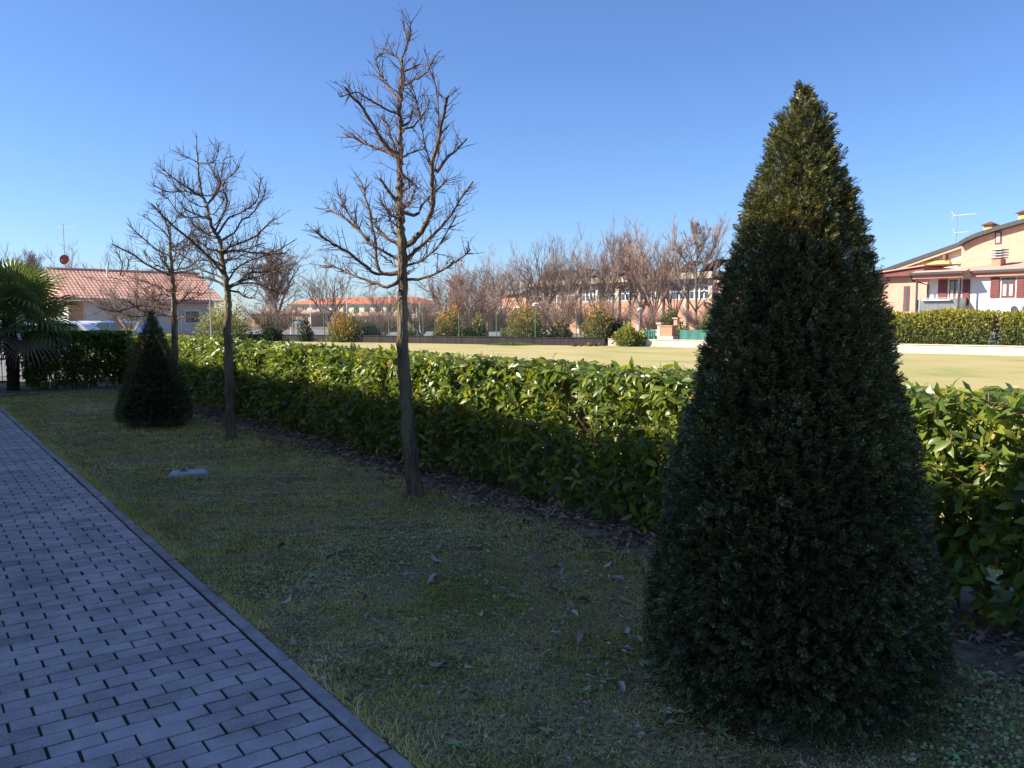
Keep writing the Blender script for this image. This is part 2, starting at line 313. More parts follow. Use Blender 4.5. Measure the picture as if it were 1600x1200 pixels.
def small_rot(n, s):
    Rm = np.tile(np.eye(3), (n, 1, 1)); a = rng.normal(0, s, (n, 3)); Rm[:, 0, 1] = -a[:, 2]; Rm[:, 1, 0] = a[:, 2]; Rm[:, 2, 0] = a[:, 1]; Rm[:, 2, 1] = a[:, 0]; return Rm
ff = far[C[far, 2] == 0]; fh = far[C[far, 2] == 1]
V, F = merge([scatter(TF, PF, pos[ff], small_rot(len(ff), .005), np.ones(len(ff))), scatter(TH, PF, pos[fh], small_rot(len(fh), .005), np.ones(len(fh)))])
nppart('far_pavers', V, F, M['paver'], path, 'stuff')
kerb = tag(MB().box((1.346, -1.2, -.12), (1.404, 19.9, -.036)).build('kerb', M['sand']), kind='structure')
for i in range(21):
    y0 = -1.35+i*1.005; y1 = min(y0+.990, 20.0)
    b = MB().box((-.032, -(y1-y0)/2, -.035), (.032, (y1-y0)/2, .004)); o = b.build('kerb_stone', M['kerb'], kerb, bevel=.004)
    o.location = (1.373+rng.normal(0, .002), (y0+y1)/2, rng.normal(0, .0025)); o.rotation_euler = (rng.normal(0, .002), rng.normal(0, .01), rng.normal(0, .0025))

# ------------------------------------------------------------------ the building that shades the garden (left of the path, behind the view)
bl = thing('residential_building', (-2, 15, 0), 'long cream two storey residential building beside the paved path', 'building')
EX, EZ = -1.15, 1.30+(3.6+1.15)*math.tan(SUN_EL)/math.cos(SUN_PHI)
MB().box((-12, 3.4, -.05), (-1.75, 27, EZ-.25)).build('wall', M['cream'], bl)
rf = MB().prism([(EX, 2.9, EZ-.22), (EX, 2.9, EZ), (-6.9, 2.9, EZ+1.9), (-12.6, 2.9, EZ), (-12.6, 2.9, EZ-.22)], [(EX, 27.6, EZ-.22), (EX, 27.6, EZ), (-6.9, 27.6, EZ+1.9), (-12.6, 27.6, EZ), (-12.6, 27.6, EZ-.22)]).build('roof', M['terracotta'], bl)
for zz in (.9, 3.9):
    for k in range(4):
        y = 5+k*5.6
        w = MB().box((-1.8, y, zz), (-1.70, y+1.3, zz+1.5)).build('window', M['whitemetal'], bl)
        MB().box((-1.71, y+.09, zz+.09), (-1.69, y+.61, zz+1.41)).box((-1.71, y+.69, zz+.09), (-1.69, y+1.21, zz+1.41)).build('pane', M['glass'], w)

# ------------------------------------------------------------------ laurel hedges
def laurel_shoots(pos, d, nl, Ls, size, lod):
    """leaves set round short shoots: returns leaf position, direction, roll and size arrays"""
    d = d/np.linalg.norm(d, axis=1, keepdims=True); n = len(pos); P = []; D = []; S = []
    Fm = frames(d); a0 = rng.uniform(0, 6.28, n)
    for j in range(nl):
        t = (j+.6)/nl; a = a0+j*2.4
        rad = Fm[:, :, 0]*np.cos(a)[:, None]+Fm[:, :, 2]*np.sin(a)[:, None]
        w = .35+.5*t
        dd = d*w+rad*(1.05-.35*t)+rng.normal(0, .22, (n, 3)); dd[:, 2] -= .12
        P.append(pos+d*(Ls*t)[:, None]); D.append(dd); S.append(size*rng.uniform(.42, 1.18, n)*(1-.25*t*rng.random(n)))
    return np.concatenate(P), np.concatenate(D), np.concatenate(S)
def leaf_frames(D, up=.75):
    # blades turn their faces up and outwards
    n = len(D); d = D/np.linalg.norm(D, axis=1, keepdims=True)
    nrm = np.array([[-.45, -.1, up]])+rng.normal(0, .45, (n, 3)); nrm -= d*np.sum(nrm*d, 1)[:, None]; nrm /= np.linalg.norm(nrm, axis=1, keepdims=True)
    x = np.cross(d, nrm); return np.stack([x, d, nrm], axis=2)
def hedge(name, x0, x1, y0, y1, ztop, label, dens, nleafobj, faces, zbot=.10, size=.118, splitY=None):
    t = thing(name, ((x0+x1)/2, (y0+y1)/2, 0), label, 'hedge', None)
    Ps = []; Ds = []
    def add(n, fn, dirn, depth):
        p = fn(n); dd = np.tile(np.array(dirn, float), (n, 1))+rng.normal(0, .42, (n, 3))
        inn = rng.random(n)**1.6*depth; p = p-np.array(dirn)/np.linalg.norm(dirn)*inn[:, None]; Ps.append(p); Ds.append(dd)
    A = lambda a, b: abs(b-a)
    zz = lambda n: zbot+(ztop-zbot)*rng.random(n)**.85
    if '-x' in faces: add(int(dens*A(y0, y1)*(ztop-zbot)), lambda n: np.column_stack([np.full(n, x0), rng.uniform(y0, y1, n), zz(n)]), (-.75, 0, .42), .34)
    if '+x' in faces: add(int(.75*dens*A(y0, y1)*(ztop-zbot)), lambda n: np.column_stack([np.full(n, x1), rng.uniform(y0, y1, n), zz(n)]), (.75, 0, .42), .2)
    if '-y' in faces: add(int(dens*A(x0, x1)*(ztop-zbot)), lambda n: np.column_stack([rng.uniform(x0, x1, n), np.full(n, y0), zz(n)]), (0, -.75, .42), .36)
    add(int(.8*dens*A(x0, x1)*A(y0, y1)), lambda n: np.column_stack([rng.uniform(x0, x1, n), rng.uniform(y0, y1, n), np.full(n, ztop)]), (-.5, 0, .42), .2)
    p = np.concatenate(Ps); d = np.concatenate(Ds)
    bump = .07*vnoise(p, 3.2, 21)+.04*vnoise(p, 9, 22); out = d.copy(); p += out/np.linalg.norm(out, axis=1, keepdims=True)*bump[:, None]
    keep = (vnoise(p, 5.5, 23)+.25*rng.normal(size=len(p)) < .48) | (p[:, 2] > ztop-.12); p = p[keep]; d = d[keep]
    d[:, 2] *= np.where(p[:, 2] > ztop-.16, .3, 1.); low = p[:, 2] < .3; p[low, 2] += .08*rng.random(low.sum())
    Ls = rng.uniform(.07, .18, len(p)); p = p-d/np.linalg.norm(d, axis=1, keepdims=True)*Ls[:, None]*.7
    LP, LD, LS = laurel_shoots(p, d, 6, Ls, size, 0)
    LP[:, 2] = np.maximum(LP[:, 2], .04)
    tipz = LP[:, 2]+LS*LD[:, 2]/np.linalg.norm(LD, axis=1); ok = (tipz < ztop+.035) | (rng.random(len(LP)) < .10); LP, LD, LS = LP[ok], LD[ok], LS[ok]
    Rm = leaf_frames(LD)
    W = rng.uniform(.85, 1.3, len(LP)); SC = np.stack([LS*W, LS, LS*rng.uniform(.3, 1.9, len(LP))], 1)
    sel = np.zeros(len(LP), bool)
    if nleafobj:
        u, v, f = proj(LP); ok = (f > 1) & (u > 640) & (u < 1600) & (v > 520) & (LP[:, 0] < x0-.02) & ~((u > 1095) & (u < 1400) & (v > 560)) & ~((u > 1010) & (u < 1470) & (v > 700))
        nd = np.abs(np.einsum('ni,ni->n', Rm[:, :, 2], LP-np.array([0, 0, CH])))/np.linalg.norm(LP-np.array([0, 0, CH]), axis=1)
        score = np.where(ok, LS*W*(.3+nd)/f, 0); ii = np.argsort(-score)[:nleafobj]; sel[ii] = True
        mesh = [npmesh('leaf', LEAF, LEAFF, M['laurel_old'], True), npmesh('leaf', LEAF*np.array([1.1, 1, 1.8])+np.array([0, 0, .02])*np.sin(LEAF[:, 1:2]*5), LEAFF, M['laurel_old'], True)]
        o0 = org(t)
        for k, i in enumerate(ii):
            o = link('leaf', mesh[k % 2], t); Mx = Matrix((Rm[i]*SC[i][None, :]).tolist()).to_4x4(); Mx.translation = tuple(LP[i]-o0); o.matrix_local = Mx
    rest = ~sel
    u, v, f = proj(LP); nearm = rest & (f < 9); farm = rest & (f >= 9)
    if splitY: pass
    parts = [scatter(LEAF, LEAFF, LP[nearm], Rm[nearm], SC[nearm]), scatter(LEAFL, LEAFLF, LP[farm], Rm[farm], SC[farm]*np.array([1.15, 1.1, 1]))]
    V, F = merge(parts); nppart('foliage', V, F, M['laurel'], t, 'stuff', True)
    # woody skeleton: rooted stems and the shoots' own twigs
    a = sticks(p, d, Ls*1.05, np.full(len(p), .0042))
    nb = int(26*max(A(y0, y1), A(x0, x1)))
    lx, ly = A(x0, x1), A(y0, y1)
    bp = np.column_stack([rng.uniform(x0+.12, x1-.1, nb), rng.uniform(y0, y1, nb), np.zeros(nb)]); bd = np.column_stack([rng.normal(0, .2, nb), rng.normal(0, .25, nb), np.ones(nb)])
    segs = [a, sticks(bp, bd, rng.uniform(.45, .7, nb), rng.uniform(.008, .017, nb))]
    tip = bp+bd/np.linalg.norm(bd, axis=1, keepdims=True)*.5
    for _ in range(3):
        d2 = np.column_stack([rng.normal(-.25, .5, nb), rng.normal(0, .5, nb), rng.uniform(.5, 1.2, nb)]); L2 = rng.uniform(.35, .62, nb)
        e = tip+d2/np.linalg.norm(d2, axis=1, keepdims=True)*L2[:, None]; ok = (e[:, 2] < ztop+.02) & (e[:, 0] > x0-.06) & (e[:, 0] < x1)
        segs.append(sticks(tip[ok]-d2[ok]*.12, d2[ok], L2[ok], rng.uniform(.004, .009, ok.sum())))
    V, F = merge(segs); nppart('branches', V, F, M['wood'], t, 'stuff')
    return t
hedge('laurel_hedge', 4.20, 4.85, -.6, 20.6, 1.20, 'long clipped cherry laurel hedge running between lawn and sunlit field', 350, 300, ('-x', '+x'))
hedge('laurel_hedge', 2.2, 4.25, 20.75, 21.4, 1.30, 'shaded laurel hedge across the far end of the lawn beside the palm', 560, 0, ('-y', '+x', '-x'), size=.13)

# ------------------------------------------------------------------ clipped yews
def yew(name, base, prof, label, nsh, needle, nn, shoot, group, seed):
    """prof: list of (height, radius)"""
    t = thing(name, base, label, 'yew', group); b = np.array(base, float)
    zs = np.array([p[0] for p in prof]); rs = np.array([p[1] for p in prof]); zt = np.linspace(zs[0], zs[-1], 400)
    w = np.interp(zt, zs, rs)+.03; cdf = np.cumsum(w); cdf /= cdf[-1]
    lay = rng.random(nsh); z = np.interp(rng.random(nsh), cdf, zt); a = rng.uniform(0, 2*math.pi, nsh); rad = np.interp(z, zs, rs)
    q = np.column_stack([np.cos(a)*2, np.sin(a)*2, z*3]); lump = .012*vnoise(q, 1.6, seed)+.018*vnoise(q, 4.5, seed+1)+.02*vnoise(q, 11, seed+2)
    depth = np.where(lay < .6, rng.random(nsh)*.04, rng.random(nsh)**.7*.16)
    rr = np.maximum(rad+lump-depth-shoot*.5, .0)
    p = np.column_stack([np.cos(a)*rr, np.sin(a)*rr, z])+b
    slope = np.gradient(rs, zs); sl = np.interp(z, zs, slope)
    upw = np.clip(.55-.9*sl*.4, -.3, 1.2)+np.clip((z-.35*zs[-1])/zs[-1], -.25, .6)
    d = np.column_stack([np.cos(a), np.sin(a), upw])+rng.normal(0, .42, (nsh, 3))
    d[:, 2] -= .25*rng.random(nsh)
    # one spray: a twig with two ranks of flat needles
    T = []; F = []
    for k in range(nn):
        s = 1 if k % 2 else -1; y = (k//2+.5)/(nn/2); ll = needle/shoot*(1-.45*max(0, y-.55)/.45); an = math.radians(58-22*y)
        dx, dy = s*math.sin(an), math.cos(an); bx = np.array([0, y*.92, 0]); tp = bx+np.array([dx*ll, dy*ll, .05*((k*7) % 5-2)]); md = (bx+tp)/2; wv = np.array([-dy, dx, 0])*.0018/shoot*1.35
        n0 = len(T); T += [bx, md+wv+[0, 0, .012], tp, md-wv+[0, 0, .012]]; F += [(n0, n0+1, n0+2), (n0, n0+2, n0+3)]
    n0 = len(T); T += [np.array(v) for v in ((-.014, 0, 0), (.014, 0, 0), (.004, 1.02, 0), (-.004, 1.02, 0))]; F += [(n0, n0+1, n0+2), (n0, n0+2, n0+3)]
    Rm = frames(d, rng.normal(0, .8, nsh)); V, FF = scatter(np.array(T), F, p, Rm, shoot*rng.uniform(.6, 1.25, nsh))
    V[:, 2] = np.maximum(V[:, 2], .012)
    nppart('foliage', V, FF, M['yew'], t, 'stuff')
    g = MB(); g.tube([b+[0, 0, -.05], b+[.01, 0, zs[-1]*.5], b+[0, .01, zs[-1]*.9]], [.07, .045, .012], 8); g.build('trunk', M['bark'], t)
    # added solid core, near black, blocking light and sight behind the needles
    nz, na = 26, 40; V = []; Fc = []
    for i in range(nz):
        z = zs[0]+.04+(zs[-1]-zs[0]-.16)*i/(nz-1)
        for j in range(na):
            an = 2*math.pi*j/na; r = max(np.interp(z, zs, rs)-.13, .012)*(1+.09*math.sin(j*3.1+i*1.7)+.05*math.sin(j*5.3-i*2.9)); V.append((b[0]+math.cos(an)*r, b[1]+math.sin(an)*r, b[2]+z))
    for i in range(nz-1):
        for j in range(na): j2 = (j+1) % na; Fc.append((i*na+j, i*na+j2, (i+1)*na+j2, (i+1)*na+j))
    nppart('blocking_core', V, Fc, M['yewcore'], t)
    return t
YB = gnd(1243, 3.46)
pp = [(1150, 120), (1120, 178), (1085, 208), (1050, 226), (1000, 240), (950, 238), (900, 232), (800, 214), (700, 191), (600, 167), (500, 147), (385, 113), (310, 90), (260, 73), (185, 50), (150, 34), (128, 14), (118, 3)]
prof = []
for y, h in pp:
    z = at(1243, y, 3.46)[2]; prof.append((max(z*.975, .02), max(h/FOC*3.46-(.03 if h > 100 else .008), .006)))
prof = sorted(prof)
prof = [p for i, p in enumerate(prof) if i == 0 or p[0] > prof[i-1][0]+.002]
yew('yew_topiary', tuple(YB), prof, 'large dark conical clipped yew in front, its tip in sunlight', 32000, .019, 16, .05, 'clipped yews on the lawn', 31)
FB = gnd(240, 12.2); k = 12.2/FOC
prof = [(.07, 40*k), (.12, 54*k), (.2, 58*k), (.35, 53*k), (.63, 44*k), (1.0, 32*k), (1.3, 20*k), (1.5, 12*k), (1.6, 7*k), (1.66, 3*k), (1.68, 1*k)]
yew('yew_topiary', tuple(FB), prof, 'smaller fully shaded conical clipped yew at the far end of lawn', 10000, .026, 10, .062, 'clipped yews on the lawn', 41)

# ------------------------------------------------------------------ bare pyramid trees on the lawn
def smooth(P, n=5):
    P = np.asarray(P, float); out = []
    for i in range(len(P)-1):
        p0, p1, p2, p3 = P[max(i-1, 0)], P[i], P[i+1], P[min(i+2, len(P)-1)]
        for k in range(n):
            t = k/n; out.append(.5*((2*p1)+(-p0+p2)*t+(2*p0-5*p1+4*p2-p3)*t*t+(-p0+3*p1-3*p2+p3)*t**3))
    out.append(P[-1]); return np.array(out)
def twiggy(g, line, r0, r1, dens, lmin, lmax, upb, sub=3, tr=.0023, start=.18):
    """side twigs with their own twiglets along a limb"""
    seg = np.linalg.norm(np.diff(line, axis=0), axis=1); L = seg.sum(); cum = np.concatenate([[0], np.cumsum(seg)])
    n = max(2, int(L*dens))
    for q in range(n):
        s = L*(start+(1-start)*random.random()); i = min(np.searchsorted(cum, s)-1, len(line)-2); i = max(i, 0)
        p = line[i]+(line[i+1]-line[i])*((s-cum[i])/max(seg[i], 1e-6)); t = (line[i+1]-line[i])/max(seg[i], 1e-6)
        rv = rng.normal(size=3); rv -= t*(rv@t); rv /= np.linalg.norm(rv)
        d = t*random.uniform(.3, .9)+rv*random.uniform(.5, 1.)+np.array([0, 0, upb*random.uniform(.3, 1.2)]); d /= np.linalg.norm(d)
        ln = random.uniform(lmin, lmax)*(1.1-.4*s/L); cv = rng.normal(0, .16, 3)+np.array([0, 0, .25*upb])
        pts = [p, p+d*ln*.35+cv*ln*.06, p+d*ln*.7+cv*ln*.25, p+d*ln+cv*ln*.5]
        rr = tr*random.uniform(.8, 1.5); g.tube(pts, [rr*1.5, rr*1.15, rr*.9, rr*.55], 4, False)
        for _ in range(random.randint(0, sub)):
            a = random.uniform(.25, .9); j = int(a*3); b = pts[j]+(pts[min(j+1, 3)]-pts[j])*(a*3-j)
            d2 = d*.6+rng.normal(0, .55, 3)+np.array([0, 0, .3*upb]); d2 /= np.linalg.norm(d2); l2 = ln*random.uniform(.25, .55)
            g.tube([b, b+d2*l2*.5, b+d2*l2+np.array([0, 0, .1*l2])], [rr*.9, rr*.7, rr*.4], 3, False)
def bare_tree(name, label, D, trunk, tr_r, limbs, extra, conv, twd=26, low=None, upb=.4, tl=(.10, .36)):
    base = at(*conv(trunk[0]), D); base[2] = 0
    t = thing(name, base, label, 'tree', 'bare clipped trees in a row on the lawn')
    T = np.array([at(*conv(p), D+random.uniform(-.03, .03)) for p in trunk]); T[0, 2] = -.04
    Ts = smooth(T, 6); n = len(Ts); hz = (Ts[:, 2]-Ts[0, 2])/(Ts[-1, 2]-Ts[0, 2]); rad = 1.15*np.interp(hz, np.linspace(0, 1, len(tr_r)), tr_r)
    Ts[2:-1] += rng.normal(0, .006, (n-3, 3)); rad = rad*(1+.07*np.sin(np.arange(n)*1.9)+.05*rng.normal(size=n)); rad[:2] *= np.array([1.35, 1.12])
    g = MB(); g.tube(Ts, list(rad), 12)
    # knots where limbs leave
    g.build('trunk', M['bark'], t, smooth=True)
    g = MB(); twiggy(g, Ts[n//2:], .01, .004, twd*.6, .06, .2, upb, 2); g.build('trunk_twigs', M['twig'], t, 'stuff')
    for li in limbs:
        r0, pts = li[0], li[1:]; c = [at(*conv(p), D) for p in pts]; c = np.array(c); hx = np.linalg.norm(c-c[0], axis=1); k = random.choice((-1, 1))*random.uniform(.2, .6)
        off = k*hx*(.55+.45*hx/max(hx[-1], .01)); c += FW[None]*off[:, None]
        j = int(np.argmin(np.linalg.norm(Ts-c[0], axis=1))); c[0] = Ts[j] if np.linalg.norm(Ts[j]-c[0]) < .15 else c[0]
        line = smooth(c, 4); line[1:] += rng.normal(0, .0035, (len(line)-1, 3)); m = len(line)
        rr = np.linspace(r0, max(r0*.42, .0045), m)*(1+.10*rng.normal(size=m)); rr[0] *= 1.35
        g = MB(); g.tube(line, list(np.abs(rr)), 7); b = g.build('limb', M['branch'], t, smooth=True)
        g = MB(); twiggy(g, line, r0, r0*.4, twd, tl[0], tl[1], upb); g.build('twigs', M['twig'], b, 'stuff')
    for (z0, z1, num, lng) in extra:
        for q in range(num):
            z = random.uniform(z0, z1); j = int(np.argmin(np.abs(Ts[:, 2]-z))); a = random.choice((0, math.pi))+random.uniform(-.9, .9)
            hd = FW*math.cos(a)+RT*math.sin(a); ln = lng*random.uniform(.6, 1.1); up = random.uniform(.25, .8)
            c = np.array([Ts[j], Ts[j]+hd*ln*.35+[0, 0, ln*.08*up], Ts[j]+hd*ln*.7+[0, 0, ln*.35*up], Ts[j]+hd*ln*.9+[0, 0, ln*.75*up]])
            line = smooth(c, 4); line[1:] += rng.normal(0, .008, (len(line)-1, 3)); m = len(line); r0 = random.uniform(.008, .014)
            g = MB(); g.tube(line, list(np.linspace(r0, .004, m)), 6); b = g.build('limb', M['branch'], t, smooth=True)
            g = MB(); twiggy(g, line, r0, .004, twd*.8, tl[0], tl[1], upb); g.build('twigs', M['twig'], b, 'stuff')
    return t
c1 = lambda p: (450+p[0]/2.609, p[1]/2.609)
bare_tree('bare_tree', 'tallest bare tree in the middle with a narrow pointed crown', 7.32,
 [(517, 2035), (500, 1830), (480, 1600), (468, 1360), (468, 1140), (465, 1000), (458, 900), (456, 800), (452, 700), (456, 600), (459, 500), (456, 400), (462, 300), (470, 230), (486, 170), (468, 90)],
 [.072, .062, .056, .052, .05, .047, .043, .038, .033, .028, .022, .016, .012, .008, .004],
 [(.026, (468, 1010), (510, 985), (560, 930), (595, 860), (602, 780), (605, 700), (640, 600), (665, 510), (678, 478)),
  (.014, (605, 700), (650, 640), (690, 600), (730, 555)),
  (.017, (470, 1060), (540, 1000), (600, 940), (660, 860), (690, 800), (745, 705)),
  (.014, (470, 1135), (550, 1135), (640, 1100), (750, 1025)), (.012, (470, 1090), (540, 1065), (620, 1000), (690, 890)),
  (.017, (460, 1130), (400, 1168), (330, 1145), (230, 1110), (95, 1048)), (.017, (455, 1120), (370, 1120), (320, 1085), (250, 1030), (180, 990), (125, 945)),
  (.016, (460, 1115), (370, 1105), (345, 960), (315, 840), (280, 740), (250, 690)), (.02, (455, 1000), (400, 965), (350, 915), (345, 880)),
  (.014, (440, 1060), (340, 1000), (270, 920), (205, 830), (165, 760)), (.012, (330, 980), (230, 890), (160, 850), (125, 822)),
  (.017, (450, 830), (420, 790), (400, 760), (380, 735)), (.016, (440, 660), (400, 615), (340, 590), (280, 560), (210, 525)),
  (.018, (445, 650), (400, 590), (360, 530), (320, 460), (280, 420), (248, 380)), (.014, (435, 650), (410, 540), (392, 490), (370, 450)),
  (.013, (455, 705), (500, 740), (508, 750)), (.015, (465, 870), (525, 872), (548, 825), (600, 770), (640, 720)),
  (.011, (462, 650), (500, 622), (555, 600)), (.013, (470, 520), (500, 490), (512, 440)), (.012, (452, 420), (400, 340), (360, 270), (345, 205), (372, 188)),
  (.011, (465, 360), (520, 330), (570, 300), (602, 245)), (.011, (465, 245), (420, 210), (383, 173)), (.009, (472, 300), (510, 270), (537, 250)),
  (.007, (478, 200), (500, 150), (508, 108)), (.009, (450, 470), (380, 440), (300, 400), (235, 425)), (.006, (605, 760), (570, 620), (550, 500), (525, 380)), (.006, (600, 700), (620, 560), (615, 400), (595, 330))],
 [(1.95, 3.4, 16, .5)], c1, 44, tl=(.05, .26))
c2 = lambda p: (200+p[0]/4.2857, 200+p[1]/4.2857)
bare_tree('bare_tree', 'bare tree with wide spreading crown just right of small yew', 10.72,
 [(692, 2105), (680, 1830), (672, 1500), (668, 1300), (670, 1130), (655, 1010), (632, 900), (622, 800), (602, 720), (570, 680), (547, 600), (525, 510), (497, 450), (480, 350), (466, 200), (460, 50)],
 [.062, .055, .052, .05, .047, .042, .036, .03, .025, .02, .016, .012, .008, .005],
 [(.02, (665, 1070), (600, 1030), (540, 1010), (420, 992), (310, 975)), (.02, (655, 1000), (590, 900), (500, 800), (400, 700), (330, 620), (278, 545)),
  (.014, (655, 1030), (600, 990), (480, 950), (380, 880), (300, 830)), (.018, (680, 1070), (740, 1030), (800, 970), (900, 960), (1000, 920)),
  (.014, (680, 1080), (780, 1025), (900, 1000), (1085, 960)), (.018, (680, 1090), (740, 1100), (810, 1135), (880, 1140)), (.013, (690, 1065), (860, 1040), (1000, 1090), (1125, 1110)),
  (.016, (628, 850), (700, 822), (800, 830), (900, 842), (1105, 850)), (.017, (632, 840), (700, 790), (800, 762), (900, 720), (1000, 640), (1045, 628)),
  (.015, (615, 760), (700, 700), (740, 620), (800, 570), (860, 450), (872, 395)), (.015, (602, 710), (660, 600), (700, 580), (820, 480), (832, 300)),
  (.014, (585, 690), (640, 600), (692, 500), (686, 400), (800, 320), (828, 285)), (.013, (527, 510), (582, 440), (600, 365), (552, 300), (548, 220)),
  (.011, (535, 520), (620, 400), (660, 300), (682, 232), (762, 213)), (.013, (500, 460), (430, 420), (340, 350), (278, 288)), (.011, (495, 455), (400, 430), (300, 440), (230, 400)),
  (.009, (468, 225), (540, 240), (600, 210), (628, 108)), (.007, (466, 215), (400, 200), (362, 178)), (.011, (547, 600), (470, 600), (380, 590), (300, 490), (250, 440)),
  (.011, (602, 740), (500, 730), (400, 700)), (.012, (660, 1040), (720, 940), (820, 880), (960, 820), (1080, 740)), (.011, (640, 930), (560, 900), (470, 880), (380, 900))],
 [(1.95, 3.2, 19, .65)], c2, 42, tl=(.07, .32))
c3 = lambda p: (p[0]/4, 340+p[1]/4)
bare_tree('bare_tree', 'farthest bare tree rising behind the small yew, long limb leaning left', 12.95,
 [(1092, 1230), (1092, 900), (1090, 700), (1085, 600), (1085, 450), (1075, 350), (1065, 200), (1060, 100), (1042, 40), (1000, -40), (975, -95)],
 [.06, .055, .052, .048, .042, .035, .028, .02, .012, .006],
 [(.022, (1080, 670), (980, 575), (900, 485), (800, 410), (740, 350)), (.012, (750, 360), (772, 290), (752, 220)), (.012, (765, 370), (795, 300), (790, 255)),
  (.018, (1078, 360), (960, 310), (860, 230), (770, 178)), (.015, (1085, 540), (1150, 510), (1210, 470), (1300, 480)), (.014, (1090, 665), (1150, 620), (1230, 635)),
  (.012, (1085, 620), (960, 590), (850, 620), (700, 610)), (.012, (1085, 580), (900, 550), (760, 590), (660, 560)), (.012, (1068, 260), (980, 190), (900, 100), (870, 60)),
  (.011, (1060, 130), (1000, 60), (920, 0)), (.011, (1068, 200), (1150, 130), (1210, 60)), (.013, (1078, 340), (1180, 330), (1260, 290)), (.012, (1085, 470), (980, 430), (880, 400), (800, 380)),
  (.01, (1050, 70), (1100, 0), (1140, -50)), (.012, (1080, 400), (1150, 280), (1250, 180)), (.012, (1085, 500), (1000, 480), (850, 500), (700, 480))],
 [(1.6, 2.8, 16, .7)], c3, 42, tl=(.07, .36))

# ------------------------------------------------------------------ fan palm at the far left, and the iron gate beside it
PB = at(20, 600, 18.3); PB[2] = 0
pl = thing('fan_palm', PB, 'fan palm with spiky green fronds at the far left corner', 'palm')
g = MB(); zt = np.linspace(-.05, 1.6, 24); g.tube([PB+[.02*math.sin(z*3), 0, z] for z in zt], [.12+.018*(i % 2)+.02*(z/1.8) for i, z in enumerate(zt)], 12); g.build('trunk', M['palmtrunk'], pl)
def fan_mesh(seed, droop, m):
    r = random.Random(seed); g = MB(); L = .62
    g.tube([(0, 0, 0), (0, .35, .03), (0, .70, .0)], [.014, .010, .008], 4, False)
    c = np.array([0, .70, 0.]); nseg = 34
    for k in range(nseg):
        a = math.radians(-142+284*k/(nseg-1)); l = L*(1-.16*abs(a)/2.5)*r.uniform(.93, 1.05); d = np.array([math.sin(a), math.cos(a), 0]); w = np.array([math.cos(a), -math.sin(a), 0])
        zf = lambda s: .10*s*s*-droop-.04*abs(math.sin(a))*s+r.uniform(-.01, .01); hw = .017
        p1 = c+d*l*.5+[0, 0, zf(.5)]; p2 = c+d*l*.8+[0, 0, zf(.8)-.02]; p3 = c+d*l+[0, 0, zf(1)-.06*droop]
        up = np.array([0, 0, .008])
        g.face([c, p1-w*hw*1.25+up, p1]); g.face([c, p1, p1+w*hw*1.25+up]); g.face([p1-w*hw*1.25+up, p2-w*hw*.8+up, p2, p1]); g.face([p1, p2, p2+w*hw*.8+up, p1+w*hw*1.25+up]); g.face([p2-w*hw*.8+up, p3, p2]); g.face([p2, p3, p2+w*hw*.8+up])
    me = bpy.data.meshes.new('frond'); me.from_pydata(g.v, [], g.f); me.materials.append(m); return me
fans = [fan_mesh(i, .6+.5*i, M['palm']) for i in range(4)]; dry = fan_mesh(9, 2.2, M['palmdry'])
for k in range(46):
    t = k/46; el = R(80-104*t**.9)+random.uniform(-.1, .1); az = k*2.399
    o = link('frond', fans[k % 4] if k < 40 else dry, pl); o.location = (.06*math.cos(az), .06*math.sin(az), 1.62-.22*t)
    d = Vector((math.cos(az)*math.cos(el), math.sin(az)*math.cos(el), math.sin(el))); side = Vector((-math.sin(az), math.cos(az), 0)); nrm = side.cross(d)*-1
    if nrm.z < 0 and el < 1.2: nrm = -nrm; side = -side
    Mx = Matrix((tuple(side*-1 if False else d.cross(nrm)), tuple(d), tuple(nrm))).transposed().to_4x4(); s = random.uniform(1.0, 1.3)
    Mx = Matrix.Translation(o.location) @ Mx @ Matrix.Rotation(random.uniform(-.5, .5), 4, 'Y') @ Matrix.Scale(s, 4); o.matrix_local = Mx
GB = np.array([.6, 22.6, 0]); gt = thing('iron_gate', GB, 'dark iron bar gate partly hidden behind the palm trunk', 'gate')
for y in (.12, 1.32): MB().obox(GB+[.55, 0, y], (.85, 0, 0), (0, .016, 0), (0, 0, .02)).build('rail', M['darkmetal'], gt)
for k in range(14): MB().tube([GB+[-.28+k*.128, 0, .06], GB+[-.28+k*.128, 0, 1.45]], .009, 6).build('bar', M['darkmetal'], gt)
for x in (-.34, 1.42): MB().box(GB+[x-.035, -.035, -.05], GB+[x+.035, .035, 1.6]).build('post', M['darkmetal'], gt)

# ------------------------------------------------------------------ lawn details
def cover(px, py, w, d, label, h, m):
    D = 1.6*FOC/(py-497); c = gnd(px, D); t = thing('inspection_cover', c, label, 'cover', 'inspection covers in the lawn')
    an = .35; a = (RT*math.cos(an)+FW*math.sin(an))*w/2; b = (FW*math.cos(an)-RT*math.sin(an))*d/2
    MB().obox(c+[0, 0, h/2-.02], a, b, (0, 0, h/2+.02)).build('slab', m, t, bevel=.01)
    MB().obox(c+[0, 0, h/2-.03], a*1.12, b*1.12, (0, 0, h/2+.016)).build('frame', M['kerb'], t, bevel=.008)
    g = MB(); g.tube([c-a*.5+[0, 0, h+.004], c-a*.3+[0, 0, h+.012], c-a*.1+[0, 0, h+.004]], .006, 5); g.build('lifting_ring', M['darkmetal'], t)
cover(291, 743, .34, .22, 'weathered grey concrete inspection cover lying in the lawn near the path', .03, M['slab'])
cover(128, 641, .52, .36, 'half overgrown inspection cover in the lawn left of the small yew', .006, M['kerb'])
